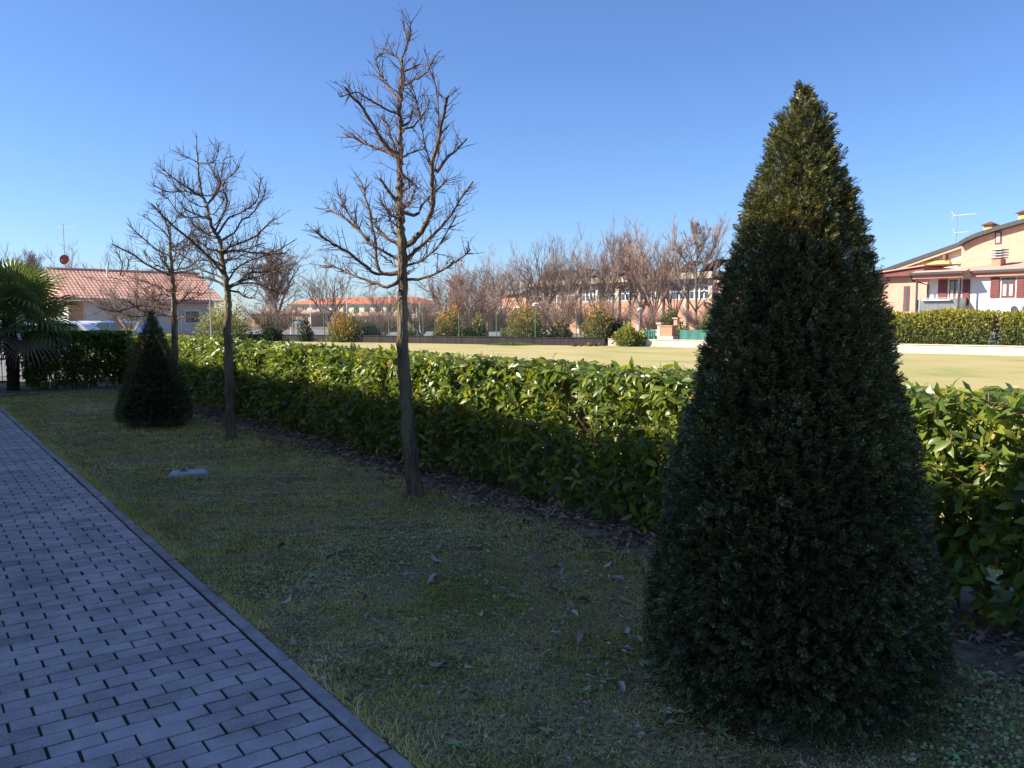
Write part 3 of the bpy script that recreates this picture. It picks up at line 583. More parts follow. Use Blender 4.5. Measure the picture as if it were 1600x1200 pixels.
# grass
def grass(n, ylo, yhi, xlo, xhi, hgt, wid):
    y = ylo+(yhi-ylo)*rng.random(n); x = rng.uniform(xlo, xhi, n); p = np.column_stack([x, y])
    e = 4.0+.12*vnoise(p[:, 1:2], 2.2, 8)+.05*vnoise(p[:, 1:2], 7, 9)
    dens = .5+.45*vnoise(p, 2.5, 61)+.55*vnoise(p, 9, 62)+.45*vnoise(p, 30, 64); keep = (rng.random(n) < np.clip(dens, .12, 1)) & ((x < e-.02) | (rng.random(n) < .12))
    p = p[keep]; z = lawn_z(p)*np.clip((p[:, 0]-1.4)/.15, 0, 1)+.002; m = len(p); pos = np.column_stack([p, z])
    d = np.column_stack([rng.normal(0, .75, m), rng.normal(0, .75, m), np.abs(rng.normal(.75, .45, m))+.1])
    tall = 1+.6*np.clip(vnoise(p, 1.7, 63), -.6, 1)
    T = np.array([(-.5, 0, 0), (.5, 0, 0), (.35, .55, .06), (-.35, .55, .06), (0, 1, -.08)]); F = [(0, 1, 2), (0, 2, 3), (3, 2, 4)]
    return scatter(T, F, pos, frames(d, rng.uniform(0, 6.28, m)), np.stack([np.full(m, wid), hgt*rng.uniform(.4, 1.5, m)*tall, hgt*np.ones(m)], 1))
V, F = merge([grass(120000, .9, 4.2, 1.41, 4.1, .019, .0034), grass(90000, 4.2, 9, 1.41, 4.1, .024, .0050), grass(60000, 9, 20.2, 1.41, 4.2, .036, .009)])
tag(nppart('grass', V, F, M['blade'], kind='stuff'), 'short mossy winter grass covering the shaded lawn', 'grass')
# longer tufts along the kerb and round the trunks
n = 5200; y = rng.uniform(.8, 19, n); x = 1.40+np.abs(rng.normal(0, .045, n)); kk = vnoise(np.column_stack([x*0, y]), 3, 66) > -.25; y = y[kk]; x = x[kk]
tb = [ (b[0]+rng.normal(0, .13), b[1]+rng.normal(0, .13)) for b in (at(648, 780, 7.32), at(360, 690, 10.72)) for _ in range(420)]
p = np.concatenate([np.column_stack([x, y]), np.array(tb)]); m = len(p); d = np.column_stack([rng.normal(-.1, .5, m), rng.normal(0, .5, m), rng.uniform(.4, 1.2, m)])
T = np.array([(-.5, 0, 0), (.5, 0, 0), (.35, .55, .06), (-.35, .55, .06), (0, 1, -.12)])
V, F = scatter(T, [(0, 1, 2), (0, 2, 3), (3, 2, 4)], np.column_stack([p, lawn_z(p)*.5+.002]), frames(d, rng.uniform(0, 6.28, m)), np.stack([np.full(m, .0042), rng.uniform(.025, .075, m), np.full(m, .05)], 1))
tag(nppart('grass_tufts', V, F, M['blade'], kind='stuff'), 'longer green grass tufts along the kerb and round the trunks', 'grass')
# clover and small weeds
n = 30000; y = .9+15*rng.random(n)**1.5; x = rng.uniform(1.45, 3.9, n); p = np.column_stack([x, y]); kk = vnoise(p, 3.5, 71)+.5*vnoise(p, 11, 72) >.30; p = p[kk]; m = len(p)
d = np.column_stack([rng.normal(0, 1, m), rng.normal(0, 1, m), rng.uniform(.1, .6, m)]); s = rng.uniform(.009, .026, m)
V, F = scatter(CARD*np.array([1.25, 1, 1]), CARDF, np.column_stack([p, lawn_z(p)+.024]), leaf_frames(d, 1.4), s)
tag(nppart('clover', V, F, M['weed'], kind='stuff'), 'small clover and weed leaves scattered through the lawn', 'weeds')
def rosette(seed):
    r = random.Random(seed); P = []; D = []; S = []
    n = r.randint(7, 11)
    for k in range(n):
        a = k*2.4+r.uniform(-.2, .2); D.append((math.cos(a), math.sin(a), r.uniform(.12, .5))); S.append(r.uniform(.045, .085)); P.append((0, 0, .004))
    D = np.array(D); d = D/np.linalg.norm(D, axis=1, keepdims=True); x = np.cross(d, [[0, 0, 1.]]); x /= np.linalg.norm(x, axis=1, keepdims=True); z = np.cross(x, d)
    V, F = scatter(LEAF*np.array([1.15, 1, 1.6]), LEAFF, np.array(P), np.stack([x, d, z], 2), np.array(S)); return npmesh('weed_rosette', V, F, M['weed'], True)
ros = [rosette(i) for i in range(5)]
for k in range(46):
    y = 1.2+8.5*random.random()**1.6; x = random.uniform(1.5, 3.7); q = np.array([[x, y]])
    o = link('weed_rosette', ros[k % 5]); o.location = (x, y, float(lawn_z(q)[0])+.008); o.rotation_euler = (random.uniform(-.1, .1), random.uniform(-.1, .1), random.uniform(0, 6.28)); s = random.uniform(.3, .68); o.scale = (s, s, s)
    tag(o, 'low rosette of grey green weed leaves growing in the lawn', 'weed', 'weed rosettes in the lawn')
# leaf litter below the hedge, twigs, single fallen leaves
n = 7500; y = rng.uniform(.2, 20.5, n); off = rng.exponential(.15, n); x = 4.26-off+.1*vnoise(np.column_stack([y, y*0]), 2, 81); p = np.column_stack([x, y]); p = p[x > 2.9]; m = len(p)
d = np.column_stack([rng.normal(0, 1, m), rng.normal(0, 1, m), rng.normal(.05, .25, m)])
e = 4.0+.12*vnoise(p[:, 1:2], 2.2, 8)+.05*vnoise(p[:, 1:2], 7, 9); zz = lawn_z(p)+np.clip((p[:, 0]-e)*.35, 0, .035)+.016+.012*rng.random(m)
V, F = scatter(LEAF*np.array([1, 1, 3.2]), LEAFF, np.column_stack([p, zz]), leaf_frames(d, 1.5), rng.uniform(.03, .085, m))
V2, F2 = sticks(np.column_stack([p[:900], zz[:900]]), d[:900]*np.array([1, 1, .2]), rng.uniform(.05, .22, 900), rng.uniform(.0015, .004, 900))
V, F = merge([(V, F), (V2, F2)])
tag(nppart('leaf_litter', V, F, M['litter'], kind='stuff'), 'dry brown leaf litter and twigs along the foot of the hedge', 'leaf litter')
n = 2600; y = .9+17*rng.random(n)**1.5; x = 1.5+2.5*rng.random(n)**.7; p = np.column_stack([x, y]); d = np.column_stack([rng.normal(0, 1, n), rng.normal(0, 1, n), rng.normal(.1, .2, n)])
V, F = scatter(LEAF*np.array([1, 1, 3]), LEAFF, np.column_stack([p, lawn_z(p)+.018]), leaf_frames(d, 1.5), rng.uniform(.008, .04, n))
V2, F2 = sticks(np.column_stack([p, lawn_z(p)+.016]), d*np.array([1, 1, .3]), rng.uniform(.02, .09, n), np.full(n, .0011)); V, F = merge([(V, F), (V2, F2)])
tag(nppart('lawn_debris', V, F, M['litter2'], kind='stuff'), 'small dry straw and leaf crumbs strewn over the lawn', 'leaf litter')
lf = [npmesh('fallen_leaf', LEAF*np.array([1.15, 1, sgn]), LEAFF, mm, True) for sgn in (3.5, -3, 5) for mm in (M['litter2'], M['litter'])]
spots = [(520, 735), (476, 716), (492, 842), (488, 846), (582, 772), (740, 797), (728, 865), (773, 869), (765, 872), (686, 891), (822, 981), (867, 897), (877, 899), (929, 877), (944, 895), (720, 1117), (163, 743), (300, 752), (299, 763), (430, 702), (338, 640), (905, 868), (1030, 872), (840, 858), (610, 732), (570, 945), (680, 920), (455, 1028), (500, 1060), (1580, 1072)]
spots += [(random.uniform(420, 1000), 0) for _ in range(34)]
spots = [(px, py or random.uniform(760+max(0, (px-700))*.28, 1090)) for px, py in spots]
for k, (px, py) in enumerate(spots):
    D = CH*FOC/(py-497)*.995; c = gnd(px, D); o = link('fallen_leaf', lf[k % 6]); s = random.uniform(.055, .10); o.scale = (s, s, s); o.location = (c[0], c[1], float(lawn_z(c[None, :2])[0])+.03); o.rotation_euler = (random.uniform(-.35, .35), random.uniform(-.5, .5), random.uniform(0, 6.28))
    tag(o, 'single dry curled leaf lying on the shaded lawn', 'leaf', 'fallen leaves on the lawn')

# ------------------------------------------------------------------ far bare trees (unit height, then scaled)
def far_tree_mesh(seed, trunk_h, limbs, spread, up, width, levels=(6, 5, 5), leader=.0, tw=M['bgtwig']):
    r = np.random.default_rng(seed); g = MB(); top = np.array([0, 0, max(trunk_h, leader)])
    g.tube([(0, 0, -.02), (.004, 0, trunk_h*.5), (0, .004, trunk_h), tuple(top*[1, 1, 1]+[.001, 0, .001])], [.02, .016, .013, .005 if leader else .012], 7)
    trunk = g.mesh('trunk', M['bgtrunk'], smooth=True)
    n = limbs; z = trunk_h*.75+(max(leader, trunk_h)-trunk_h*.75)*r.random(n)**.9; P = np.column_stack([r.normal(0, .003, n), r.normal(0, .003, n), z])
    a = np.arange(n)*2.4+r.uniform(0, .6, n); sp = spread*(1.1-.3*r.random(n)); D = np.column_stack([np.cos(a)*sp, np.sin(a)*sp, np.full(n, up)]); D /= np.linalg.norm(D, axis=1, keepdims=True)
    L = np.minimum((1-z)*.75/np.maximum(D[:, 2], .35), .62)*r.uniform(.7, 1.0, n); rad = np.full(n, .0095); segs = []
    for lv in range(len(levels)+1):
        bend = r.normal(0, .12, P.shape)+np.array([0, 0, .14]); mid = P+D*(L*.5)[:, None]; segs.append(sticks(P, D, L*.52, rad))
        D2 = D+bend; D2 /= np.linalg.norm(D2, axis=1, keepdims=True); segs.append(sticks(mid, D2, L*.5, rad*.62)); end = mid+D2*(L*.5)[:, None]
        if lv == len(levels): break
        k = levels[lv]; idx = np.repeat(np.arange(len(P)), k); t = .22+.78*r.random(len(idx)); first = t < .5
        Q = np.where(first[:, None], P[idx]+D[idx]*(L[idx]*t)[:, None], mid[idx]+D2[idx]*(L[idx]*(t-.5))[:, None])
        ND = D2[idx]*1.0+r.normal(0, .50, (len(idx), 3))+np.array([0, 0, .22*up]); ND /= np.linalg.norm(ND, axis=1, keepdims=True)
        L = L[idx]*r.uniform(.32, .58, len(idx)); rad = np.maximum(rad[idx]*.5, .0012); P, D = Q, ND
    V, F = merge(segs); V[:, :2] *= width
    return trunk, npmesh('crown', V, F, tw)
FT = {'vase': far_tree_mesh(1, .22, 11, .55, 1., 1.), 'vase2': far_tree_mesh(2, .3, 10, .48, 1., 1.), 'vase3': far_tree_mesh(3, .26, 12, .62, 1., 1.),
      'russet': far_tree_mesh(4, .24, 14, .6, 1., 1., (7, 6, 5), tw=M['bgtwig_red']), 'leader': far_tree_mesh(5, .28, 20, .75, .8, .75, (6, 6, 6), .9),
      'poplar': far_tree_mesh(6, .15, 20, .22, 1., .8, (6, 6, 5), .8), 'bush': far_tree_mesh(7, .05, 24, .62, 1., 1., (7, 5, 5), tw=M['bgtwig_red']), 'larch': far_tree_mesh(8, .2, 30, .6, .45, .55, (6, 6, 4), .97, tw=M['bgtwig_red'])}
NAMEC = {}
def far_tree(kind, px, ytop, D, width, label, name='bare_tree', group='bare trees beyond the field', base=0):
    p = gnd(px, D); p[2] = base; h = at(px, ytop, D)[2]-base
    t = thing(name, p, label, 'tree' if name != 'bare_shrub' else 'shrub', group); tr, cr = FT[kind]
    me = cr; co = np.empty(len(me.vertices)*3, np.float32)
    if kind not in NAMEC:
        me.vertices.foreach_get('co', co); c = co.reshape(-1, 3); NAMEC[kind] = (np.percentile(np.abs(c[:, 0]), 98), np.percentile(c[:, 2], 99.6))
    wx, hz = NAMEC[kind]; sz = h/hz; sx = (width*1.2/FOC*D/2)/wx; ang = random.uniform(0, 6.28)
    for nm, m in (('trunk', tr), ('crown', cr)):
        o = link(nm, m, t); o.scale = (sx, sx, sz); o.rotation_euler = (0, 0, ang)
        if nm == 'trunk': o.scale = (sz*.9, sz*.9, sz)
    return t
row = [('vase3', 700, 408, 74, 84, 'hazy bare tree directly right of the middle tree trunk'), ('vase2', 740, 394, 72, 76, 'thin bare tree behind the russet bush'),
       ('vase', 785, 388, 66, 74, 'bare brown tree at the left end of the row before the school'), ('vase3', 822, 380, 65, 74, 'second bare tree from the left in the row before the school'),
       ('vase2', 852, 370, 64, 70, 'third bare tree from the left in the row before the school'), ('vase', 888, 364, 63, 84, 'fourth bare tree from the left in the row before the school'),
       ('vase3', 930, 352, 62, 84, 'grey bare tree left of the pointed rusty conifer'), ('larch', 957, 348, 66, 46, 'narrow rusty brown conifer at the left of the pair'), ('larch', 983, 345, 66, 48, 'narrow rusty brown conifer at the right of the pair'),
       ('russet', 1020, 348, 61, 104, 'broad dense russet bare tree with rounded crown'), ('leader', 1085, 336, 59, 84, 'tall grey bare tree with a bird nest near its top')]
row += [('vase', 868, 370, 69, 86, 'fainter bare tree behind the third and fourth trees of the row'), 
        ('vase', 1052, 372, 66, 76, 'slender bare tree between the russet tree and the nest tree'), ('vase2', 1000, 362, 68, 80, 'fainter bare tree behind the rusty conifers'), ('vase3', 762, 400, 70, 84, 'faint bare tree rising behind the russet rounded bush')]
for kd, px, yt, D, w, lb in row: far_tree(kd, px, yt, D, w, lb)
for kd, px, yt, D, w, lb, nm in [('poplar', 432, 388, 66, 74, 'upright narrow bare tree right of the wide crowned lawn tree', 'bare_tree'), ('vase', 516, 398, 62, 98, 'fan shaped bare tree before the pale red roofed building', 'bare_tree'),
     ('vase2', 602, 438, 63, 62, 'small bare tree left of the middle trunk', 'bare_tree'), ('vase', 648, 440, 66, 50, 'small bare tree just right of the middle trunk', 'bare_tree'),
     ('bush', 738, 434, 60, 92, 'large rounded russet twiggy bush beside a golden shrub', 'bare_shrub'), ('bush', 432, 468, 60, 84, 'low russet twiggy bush below the upright narrow tree', 'bare_shrub'), ('bush', 600, 478, 60, 52, 'small russet twiggy bush left of the middle trunk', 'bare_shrub'),
     ('bush', 868, 452, 60, 90, 'brown twiggy bush behind the russet shrubs below the school roof', 'bare_shrub'), ('bush', 800, 470, 60, 70, 'brown twiggy bush at the left end of the school', 'bare_shrub'), ('bush', 1015, 472, 56, 56, 'pinkish twiggy bush beside the small street lamp', 'bare_shrub'),
     ('bush', 960, 462, 58, 60, 'brown twiggy bush left of the small street lamp', 'bare_shrub'), ('bush', 660, 470, 64, 60, 'thin twiggy bush right of the middle trunk', 'bare_shrub'), ('bush', 918, 468, 61, 60, 'reddish twiggy bush in the middle of the school front', 'bare_shrub'), ('bush', 1100, 468, 57, 66, 'orange brown twiggy bush next to the large yew', 'bare_shrub'),
     ('poplar', 55, 392, 88, 40, 'thin bare tree rising left of the tiled house', 'bare_tree'), ('vase', 92, 380, 92, 88, 'bare tree behind the left end of the tiled roof', 'bare_tree'), ('vase3', 2, 384, 80, 66, 'bare tree above the palm at the left edge', 'bare_tree'), ('vase2', 175, 398, 96, 60, 'faint bare tree above the middle of the tiled roof', 'bare_tree'), ('vase3', 205, 420, 40, 110, 'low spreading brown bare tree before the tiled house', 'bare_tree')]:
    far_tree(kd, px, yt, D, w, lb, nm, group='bare trees beyond the field' if nm == 'bare_tree' else 'bare bushes beyond the field')
nb = at(1086, 352, 59); nest = MB()
for k in range(60):
    d = unit(1)[0]*np.array([1, 1, .6]); q = nb+d*.22; s = np.cross(d, unit(1)[0]); s /= np.linalg.norm(s); nest.tube([q-s*.28, q+d*.03, q+s*.28], .012, 3, False)
tag(nest.build('bird_nest', M['bgtwig_red']), 'round twig bird nest high in the tall grey bare tree', 'nest')

# ------------------------------------------------------------------ evergreen shrubs (leaf clumps in a lumpy volume)
def leaf_blob(n, seed, leaf, low=.0, flat=.75):
    r = np.random.default_rng(seed); d = r.normal(size=(n, 3)); d /= np.linalg.norm(d, axis=1, keepdims=True); d[:, 2] = np.abs(d[:, 2])*1.0+d[:, 2]*.0
    rad = r.random(n)**.33; rad = 1-(1-rad)*.9; rad *= 1+.36*vnoise(d*2, 1.8, seed)+.26*vnoise(d*3, 3.0, seed+1)+.14*r.normal(size=n)*(r.random(n) < .25)
    p = d*rad[:, None]*np.array([1, 1, 1]); p[:, 2] = p[:, 2]*.98+low
    dd = d*.7+r.normal(0, .6, (n, 3))+np.array([0, 0, .3]); return p, dd
def shrub(px, ytop, D, width, label, base_m, tip_m=None, n=2600, tipf=.45, leaf=.15, name='evergreen_shrub', base=0, depth=None):
    p0 = gnd(px, D); p0[2] = base; h = at(px, ytop, D)[2]-base; w = width/FOC*D/2; t = thing(name, p0, label, 'shrub', 'evergreen shrubs beyond the field wall')
    p, dd = leaf_blob(n, random.randint(0, 9999), leaf); p = p*np.array([w, depth or w*.8, h*.93])+p0; Rm = frames(dd, rng.uniform(0, 6.28, n)); s = leaf*rng.uniform(.6, 1.3, n)
    hz = (p[:, 2]-base)/h; tip = (hz+.35*rng.normal(size=n) > 1-tipf) & (rng.random(n) < .8) if tip_m else np.zeros(n, bool)
    V, F = scatter(CARD, CARDF, p[~tip], Rm[~tip], s[~tip]); nppart('foliage', V, F, base_m, t, 'stuff')
    if tip.any(): V, F = scatter(CARD, CARDF, p[tip], Rm[tip], s[tip]); nppart('leafy_tips', V, F, tip_m, t, 'stuff')
    g = MB()
    for k in range(6):
        a = k*1.05; g.tube([p0+[0, 0, -.05], p0+[math.cos(a)*w*.3, math.sin(a)*w*.3, h*.4], p0+[math.cos(a)*w*.6, math.sin(a)*w*.5, h*.72]], [.03, .02, .01], 5, False)
    g.build('stems', M['bgtrunk'], t); return t
S, SD, SO, SG = M['shrub'], M['shrubdark'], M['shruborange'], M['shrubgold']
for a in [(352, 466, 58, 84, 'round golden green tree-like shrub behind the wide crowned bare tree', S, SG, 4200, .5), (425, 503, 58, 36, 'dark green rounded shrub standing on the wall left of white car', SD, None, 1500, 0),
          (480, 500, 57, 24, 'small conical dark green shrub right of the white car', SD, None, 900, 0), (543, 486, 56, 62, 'shrub with red orange top left of the middle trunk', S, SO, 3600, .62), (582, 506, 56, 30, 'small dark green shrub beside the red topped shrub', SD, None, 1300, 0),
          (703, 478, 54, 54, 'golden orange topped shrub right of the middle trunk', S, SO, 3400, .55), (745, 496, 54, 36, 'dark green shrub with few golden tips right of the golden one', SD, SG, 2000, .25),
          (690, 505, 54, 40, 'loose green shrub below the golden orange topped one', S, None, 1500, 0), (825, 474, 52, 68, 'big mottled green and russet shrub near the middle of the wall', S, SO, 4600, .4), (876, 500, 52, 40, 'dark green shrub with russet top between two mottled shrubs', SD, SO, 2400, .3),
          (936, 478, 51, 56, 'tall mottled golden shrub right of the dark green one', S, SO, 3800, .5), (963, 498, 51, 28, 'dark rounded shrub behind the wall corner', SD, None, 1600, 0), (985, 506, 47.6, 56, 'yellow green shrub overhanging the wall corner', S, SG, 3000, .5),
          (800, 510, 54, 40, 'low grey green shrub at the wall left of the mottled one', S, None, 1200, 0), (1048, 480, 55, 36, 'bright green shrub behind the stone pillars', S, None, 2200, 0), (1062, 503, 48.5, 36, 'yellow green climbing shrub over the green screen', S, SG, 2000, .5),
          (1105, 492, 54, 44, 'green shrub partly hidden by the large yew', S, None, 2000, 0), (640, 508, 55, 30, 'small green shrub hidden by the middle trunk', S, None, 900, 0)]:
    shrub(*a[:9])
def far_hedge(px0, px1, yt, X0, X1, label, n):
    a = onX(px0, 540, X0); b = onX(px1, 540, X0); y0, y1 = min(a[1], b[1]), max(a[1], b[1]); zt = onX((px0+px1)/2, yt, X0)[2]
    t = thing('golden_hedge', ((X0+X1)/2, (y0+y1)/2, 0), label, 'hedge', 'golden hedges before the white house')
    p = np.column_stack([X0+(X1-X0)*rng.random(n)**1.5, rng.uniform(y0, y1, n), .1+(zt-.1)*rng.random(n)**.8]); p[:, 2] *= 1+.09*vnoise(p[:, 1:2], 2.2, 51)+.05*vnoise(p[:, 1:2], 7, 52); p[:, 0] += .12*vnoise(p, 3, 53)
    dd = np.array([[-.5, 0, .7]])+rng.normal(0, .6, (n, 3)); Rm = frames(dd, rng.uniform(0, 6.28, n)); s = .15*rng.uniform(.6, 1.3, n)
    tip = (p[:, 2]/zt+.3*rng.normal(size=n) > .75)
    for m_, nm, k in ((S, 'foliage', ~tip), (SG, 'leafy_tips', tip)): V, F = scatter(CARD, CARDF, p[k], Rm[k], s[k]); nppart(nm, V, F, m_, t, 'stuff')
    nn = 90; q = np.column_stack([rng.uniform(X0+.2, X1, nn), rng.uniform(y0, y1, nn), np.zeros(nn)]); V, F = sticks(q, np.column_stack([rng.normal(0, .15, nn), rng.normal(0, .15, nn), np.ones(nn)]), zt*rng.uniform(.8, 1.22, nn), np.full(nn, .015)); nppart('stems', V, F, M['bgtwig'], t, 'stuff')
far_hedge(1340, 1549, 486, 40.4, 41.9, 'long golden green hedge before the white and peach houses', 20000)
far_hedge(1561, 1690, 489, 40.2, 41.7, 'golden hedge at the right edge below the air conditioner', 13000)
shrub(1553, 516, 38.2/math.cos(0)*1.0, 26, 'small grey green shrub filling the gap between golden hedges', M['shrubgrey'], None, 1200, 0)

# ------------------------------------------------------------------ field walls, fence, screens, lamps
def wall(name, A, B, h, th, m, label, posts=None):
    A = np.array(A, float); B = np.array(B, float); u = (B-A); L = np.linalg.norm(u); u /= L; n = np.array([-u[1], u[0], 0])
    t = thing(name, A, label, 'wall'); k = max(2, int(L/3.0)); s = L/k
    for i in range(k): MB().obox(A+u*(i+.5)*s+[0, 0, h/2-.06], u*(s/2-.006), n*th/2, (0, 0, h/2+.06+.006*random.random())).build('panel', m, t)
    MB().obox((A+B)/2+[0, 0, h+.03], u*L/2, n*(th/2+.03), (0, 0, .02)).build('coping', m, t)
    return A, B, u, L
Aw = wall('concrete_wall', WD0, WD1, .42, .22, M['concwall'], 'low dark streaked concrete wall along the far edge of field')
wall('pale_wall', WR0, WR1, .36, .24, M['whitewall'], 'low pale wall running from the corner past the large yew')
wall('pale_wall', WR1, WR2, .33, .24, M['whitewall'], 'low pale wall below the golden hedges at the right')
A, B, u, L = Aw; fn = thing('mesh_fence', A, 'green wire mesh fence on posts above the dark field wall', 'fence')
for i in range(int(L/2.6)+1): p = A+u*i*2.6; MB().tube([p+[0, 0, .3], p+[0, 0, 2.0]], .028, 6).build('post', M['greenpost'], fn)
g = MB()
for z in np.arange(.55, 2.0, .12): g.obox((A+B)/2+[0, 0, z], u*L/2, np.cross(u, [0, 0, 1])*.0016, (0, 0, .0016))
for i in range(int(L/.12)): g.obox(A+u*i*.12+[0, 0, 1.25], u*.0016, np.cross(u, [0, 0, 1])*.0016, (0, 0, .72))
g.build('wire_mesh', M['greenpost'], fn, 'stuff')
uR = (WR1-WR0)/np.linalg.norm(WR1-WR0); nR = np.array([uR[1], -uR[0], 0]); nR = -nR if nR[0] < 0 else nR
def on_wall(px, py, off=.0):     # on the vertical plane of the pale wall
    d, f = raydir(px, py); Q = WR0+nR*off; s = (Q@nR)/(d@nR); return d*s+np.array([0, 0, CH])
def screen(p0, p1, y0, label):
    a = on_wall(p0, 530, .15); b = on_wall(p1, 530, .15); zt = on_wall((p0+p1)/2, y0, .15)[2]; t = thing('green_screen', (a+b)/2*[1, 1, 0], label, 'screen', 'green windbreak screens on the pale wall')
    nn = 24; g = MB()
    for i in range(nn):
        q0 = a+(b-a)*i/nn; q1 = a+(b-a)*(i+1)/nn; w0 = nR*.02*math.sin(i*1.3); w1 = nR*.02*math.sin((i+1)*1.3); zz0 = zt-.03*math.sin(math.pi*((i/nn*3) % 1)); zz1 = zt-.03*math.sin(math.pi*(((i+1)/nn*3) % 1))
        g.face([q0*[1, 1, 0]+[0, 0, .36]+w0, q1*[1, 1, 0]+[0, 0, .36]+w1, q1*[1, 1, 0]+[0, 0, zz1]+w1, q0*[1, 1, 0]+[0, 0, zz0]+w0])
    g.build('cloth', M['greenmesh'], t, smooth=True)
    for s in (0, .33, .66, 1): q = a+(b-a)*s+nR*.03; MB().tube([q*[1, 1, 0]+[0, 0, .3], q*[1, 1, 0]+[0, 0, zt+.06]], .022, 6).build('post', M['greenpost'], t)
screen(1004, 1023, 515, 'small green windbreak screen left of the stone pillars'); screen(1062, 1135, 515, 'larger green windbreak screen right of the stone pillars')
def pillar(px, y0, w, label, m, off=.3):
    b = on_wall(px, 530, off); b[2] = 0; zt = on_wall(px, y0, off)[2]; t = thing('gate_pillar', b, label, 'pillar', 'stone pillars beside the green screens')
    MB().obox(b+[0, 0, zt/2-.05], uR*w/2, nR*w/2, (0, 0, zt/2)).build('shaft', m, t, bevel=.01)
    MB().obox(b+[0, 0, zt-.02], uR*(w/2+.06), nR*(w/2+.06), (0, 0, .05)).build('cap', m, t, bevel=.012)
pillar(1030.5, 505, .20, 'slim pale stone pillar between green screen and brick pier', M['whitewall']); pillar(1056.5, 497, .24, 'taller pale stone pillar with red cap behind the screens', M['peach'], 2.2)
pillar(1028, 516, .46, 'wide pale stone plinth at the left of brick pier', M['whitewall'], .7)
b = on_wall(1043, 530, .5); b[2] = 0; t = thing('brick_barbecue', b, 'low orange brick pier with pale base between the stone pillars', 'pier')
MB().obox(b+[0, 0, .28], uR*.5, nR*.3, (0, 0, .3)).build('base', M['whitewall'], t); MB().obox(b+[0, 0, .85], uR*.42, nR*.28, (0, 0, .28)).build('brickwork', M['redbrick'], t)
MB().obox(b+[0, 0, 1.16], uR*.46, nR*.32, (0, 0, .03)).build('top_slab', M['coral'], t)
def lamp(px, y0, D, label, globe=.16):
    b = gnd(px, D); zt = at(px, y0, D)[2]; t = thing('street_lamp', b, label, 'street lamp', 'street lamps beyond the field')
    MB().tube([b, b+[0, 0, .6], b+[0, 0, zt-.1]], [.06, .045, .035], 8).build('pole', M['greymetal'], t)
    g = MB(); n = 9; zs = np.linspace(-1, 1, n); g.tube([b+[0, 0, zt+globe*.55*z] for z in zs], [max(globe*math.sqrt(max(1-z*z, 0)), .01) for z in zs], 12); g.build('lamp_globe', M['lampglobe'], t, smooth=True)
    MB().tube([b+[0, 0, zt+globe*.5], b+[0, 0, zt+globe*.8]], [globe*1.25, .03], 10).build('lamp_cap', M['whitemetal'], t)
lamp(998, 484, 53, 'slim street lamp in front of the pinkish twiggy bush'); lamp(836, 477, 58, 'street lamp head above the big mottled shrub', .22); lamp(332, 453, 46, 'street lamp left of the wide crowned lawn tree', .17)
for px, y0, D, lb in [(456.5, 474, 72, 'thin white pole left of the white car'), (487.5, 475, 72, 'thin white pole right of the white car'), (544, 470, 75, 'white pole above the red topped shrub'), (623, 476, 70, 'white pole just left of the middle trunk'), (657, 474, 70, 'white pole right of the middle trunk by pale wall')]:
    b = gnd(px, D); zt = at(px, y0, D)[2]; t = thing('white_pole', b, lb, 'pole', 'white poles beyond the field'); MB().tube([b, b+[0, 0, zt*.5], b+[0, 0, zt]], [.055, .05, .04], 8).build('shaft', M['whitemetal'], t); MB().tube([b+[0, 0, zt], b+[0, 0, zt+.06]], [.06, .03], 8).build('cap', M['whitemetal'], t)
# rubble and weeds at the wall corner, mound of grass by the wall
g = MB()
rb = thing('rubble_heap', cf(4.6, 47.2), 'heap of pale rubble and dead stalks at the corner of two walls', 'rubble')
for k in range(16):
    c = cf(3.4+2.0*random.random(), 47.2+.5*random.random(), .05+.06*random.random()); a = unit(3)*np.array([[.10], [.08], [.06]])*random.uniform(.6, 1.4); MB().obox(c, a[0], np.cross(a[0], a[1])*9, a[2]).build('stone', M['earth'] if k % 3 else M['concwall'], rb, bevel=.02)
n = 2200; p = np.column_stack([rng.normal(0, 1, n)*.9, rng.normal(0, .35, n), np.zeros(n)]); P = cf(-.0, 49.2)+RT*p[:, :1]+FW*p[:, 1:2]; d = np.column_stack([rng.normal(0, .4, n), rng.normal(0, .4, n), np.ones(n)])
V, F = scatter(CARD*np.array([.25, 1, 1]), CARDF, P, frames(d, rng.uniform(0, 6.28, n)), .20*np.exp(-.5*(p[:, 0]/.9)**2)*rng.uniform(.5, 1.2, n)+.02); tag(nppart('grass_mound', V, F, M['shrub'], kind='stuff'), 'green grass tuft growing at the foot of the dark wall', 'grass')

# ------------------------------------------------------------------ buildings
def bx(x0, x1, y0, y1, z0, z1): return MB().box((min(x0, x1), min(y0, y1), min(z0, z1)), (max(x0, x1), max(y0, y1), max(z0, z1)))
def Yz(px, py, X): p = onX(px, py, X); return p[1], p[2]
# long school on the plane x = 58
SX = 58.; Yr = Yz(1113, 425, SX)[0]; Yl = Yz(826, 440, SX)[0]; zr = Yz(1113, 425, SX)[1]
sc = thing('school_building', (SX, (Yr+Yl)/2, 0), 'long flat roofed orange brick school with window bands behind bare trees', 'building')
zf = Yz(1073, 437, SX)[1]; zw1 = Yz(1073, 446, SX)[1]; zw0 = Yz(1073, 468, SX)[1]
bx(SX, SX+14, Yr, Yl, -.05, zw0).build('wall', M['redbrick'], sc); bx(SX+.12, SX+14, Yr, Yl, zw0+.002, zf).build('upper_wall', M['schoolbeige'], sc)
bx(SX-1.0, SX+15, Yr-.8, Yl+.8, zf, zr).build('roof', M['schoolbeige'], sc); bx(SX-.6, SX+14.6, Yr-.4, Yl+.4, zr, zr+.08).build('roof_deck', M['concwall'], sc)
nbay = 9; s = (Yl-Yr)/nbay
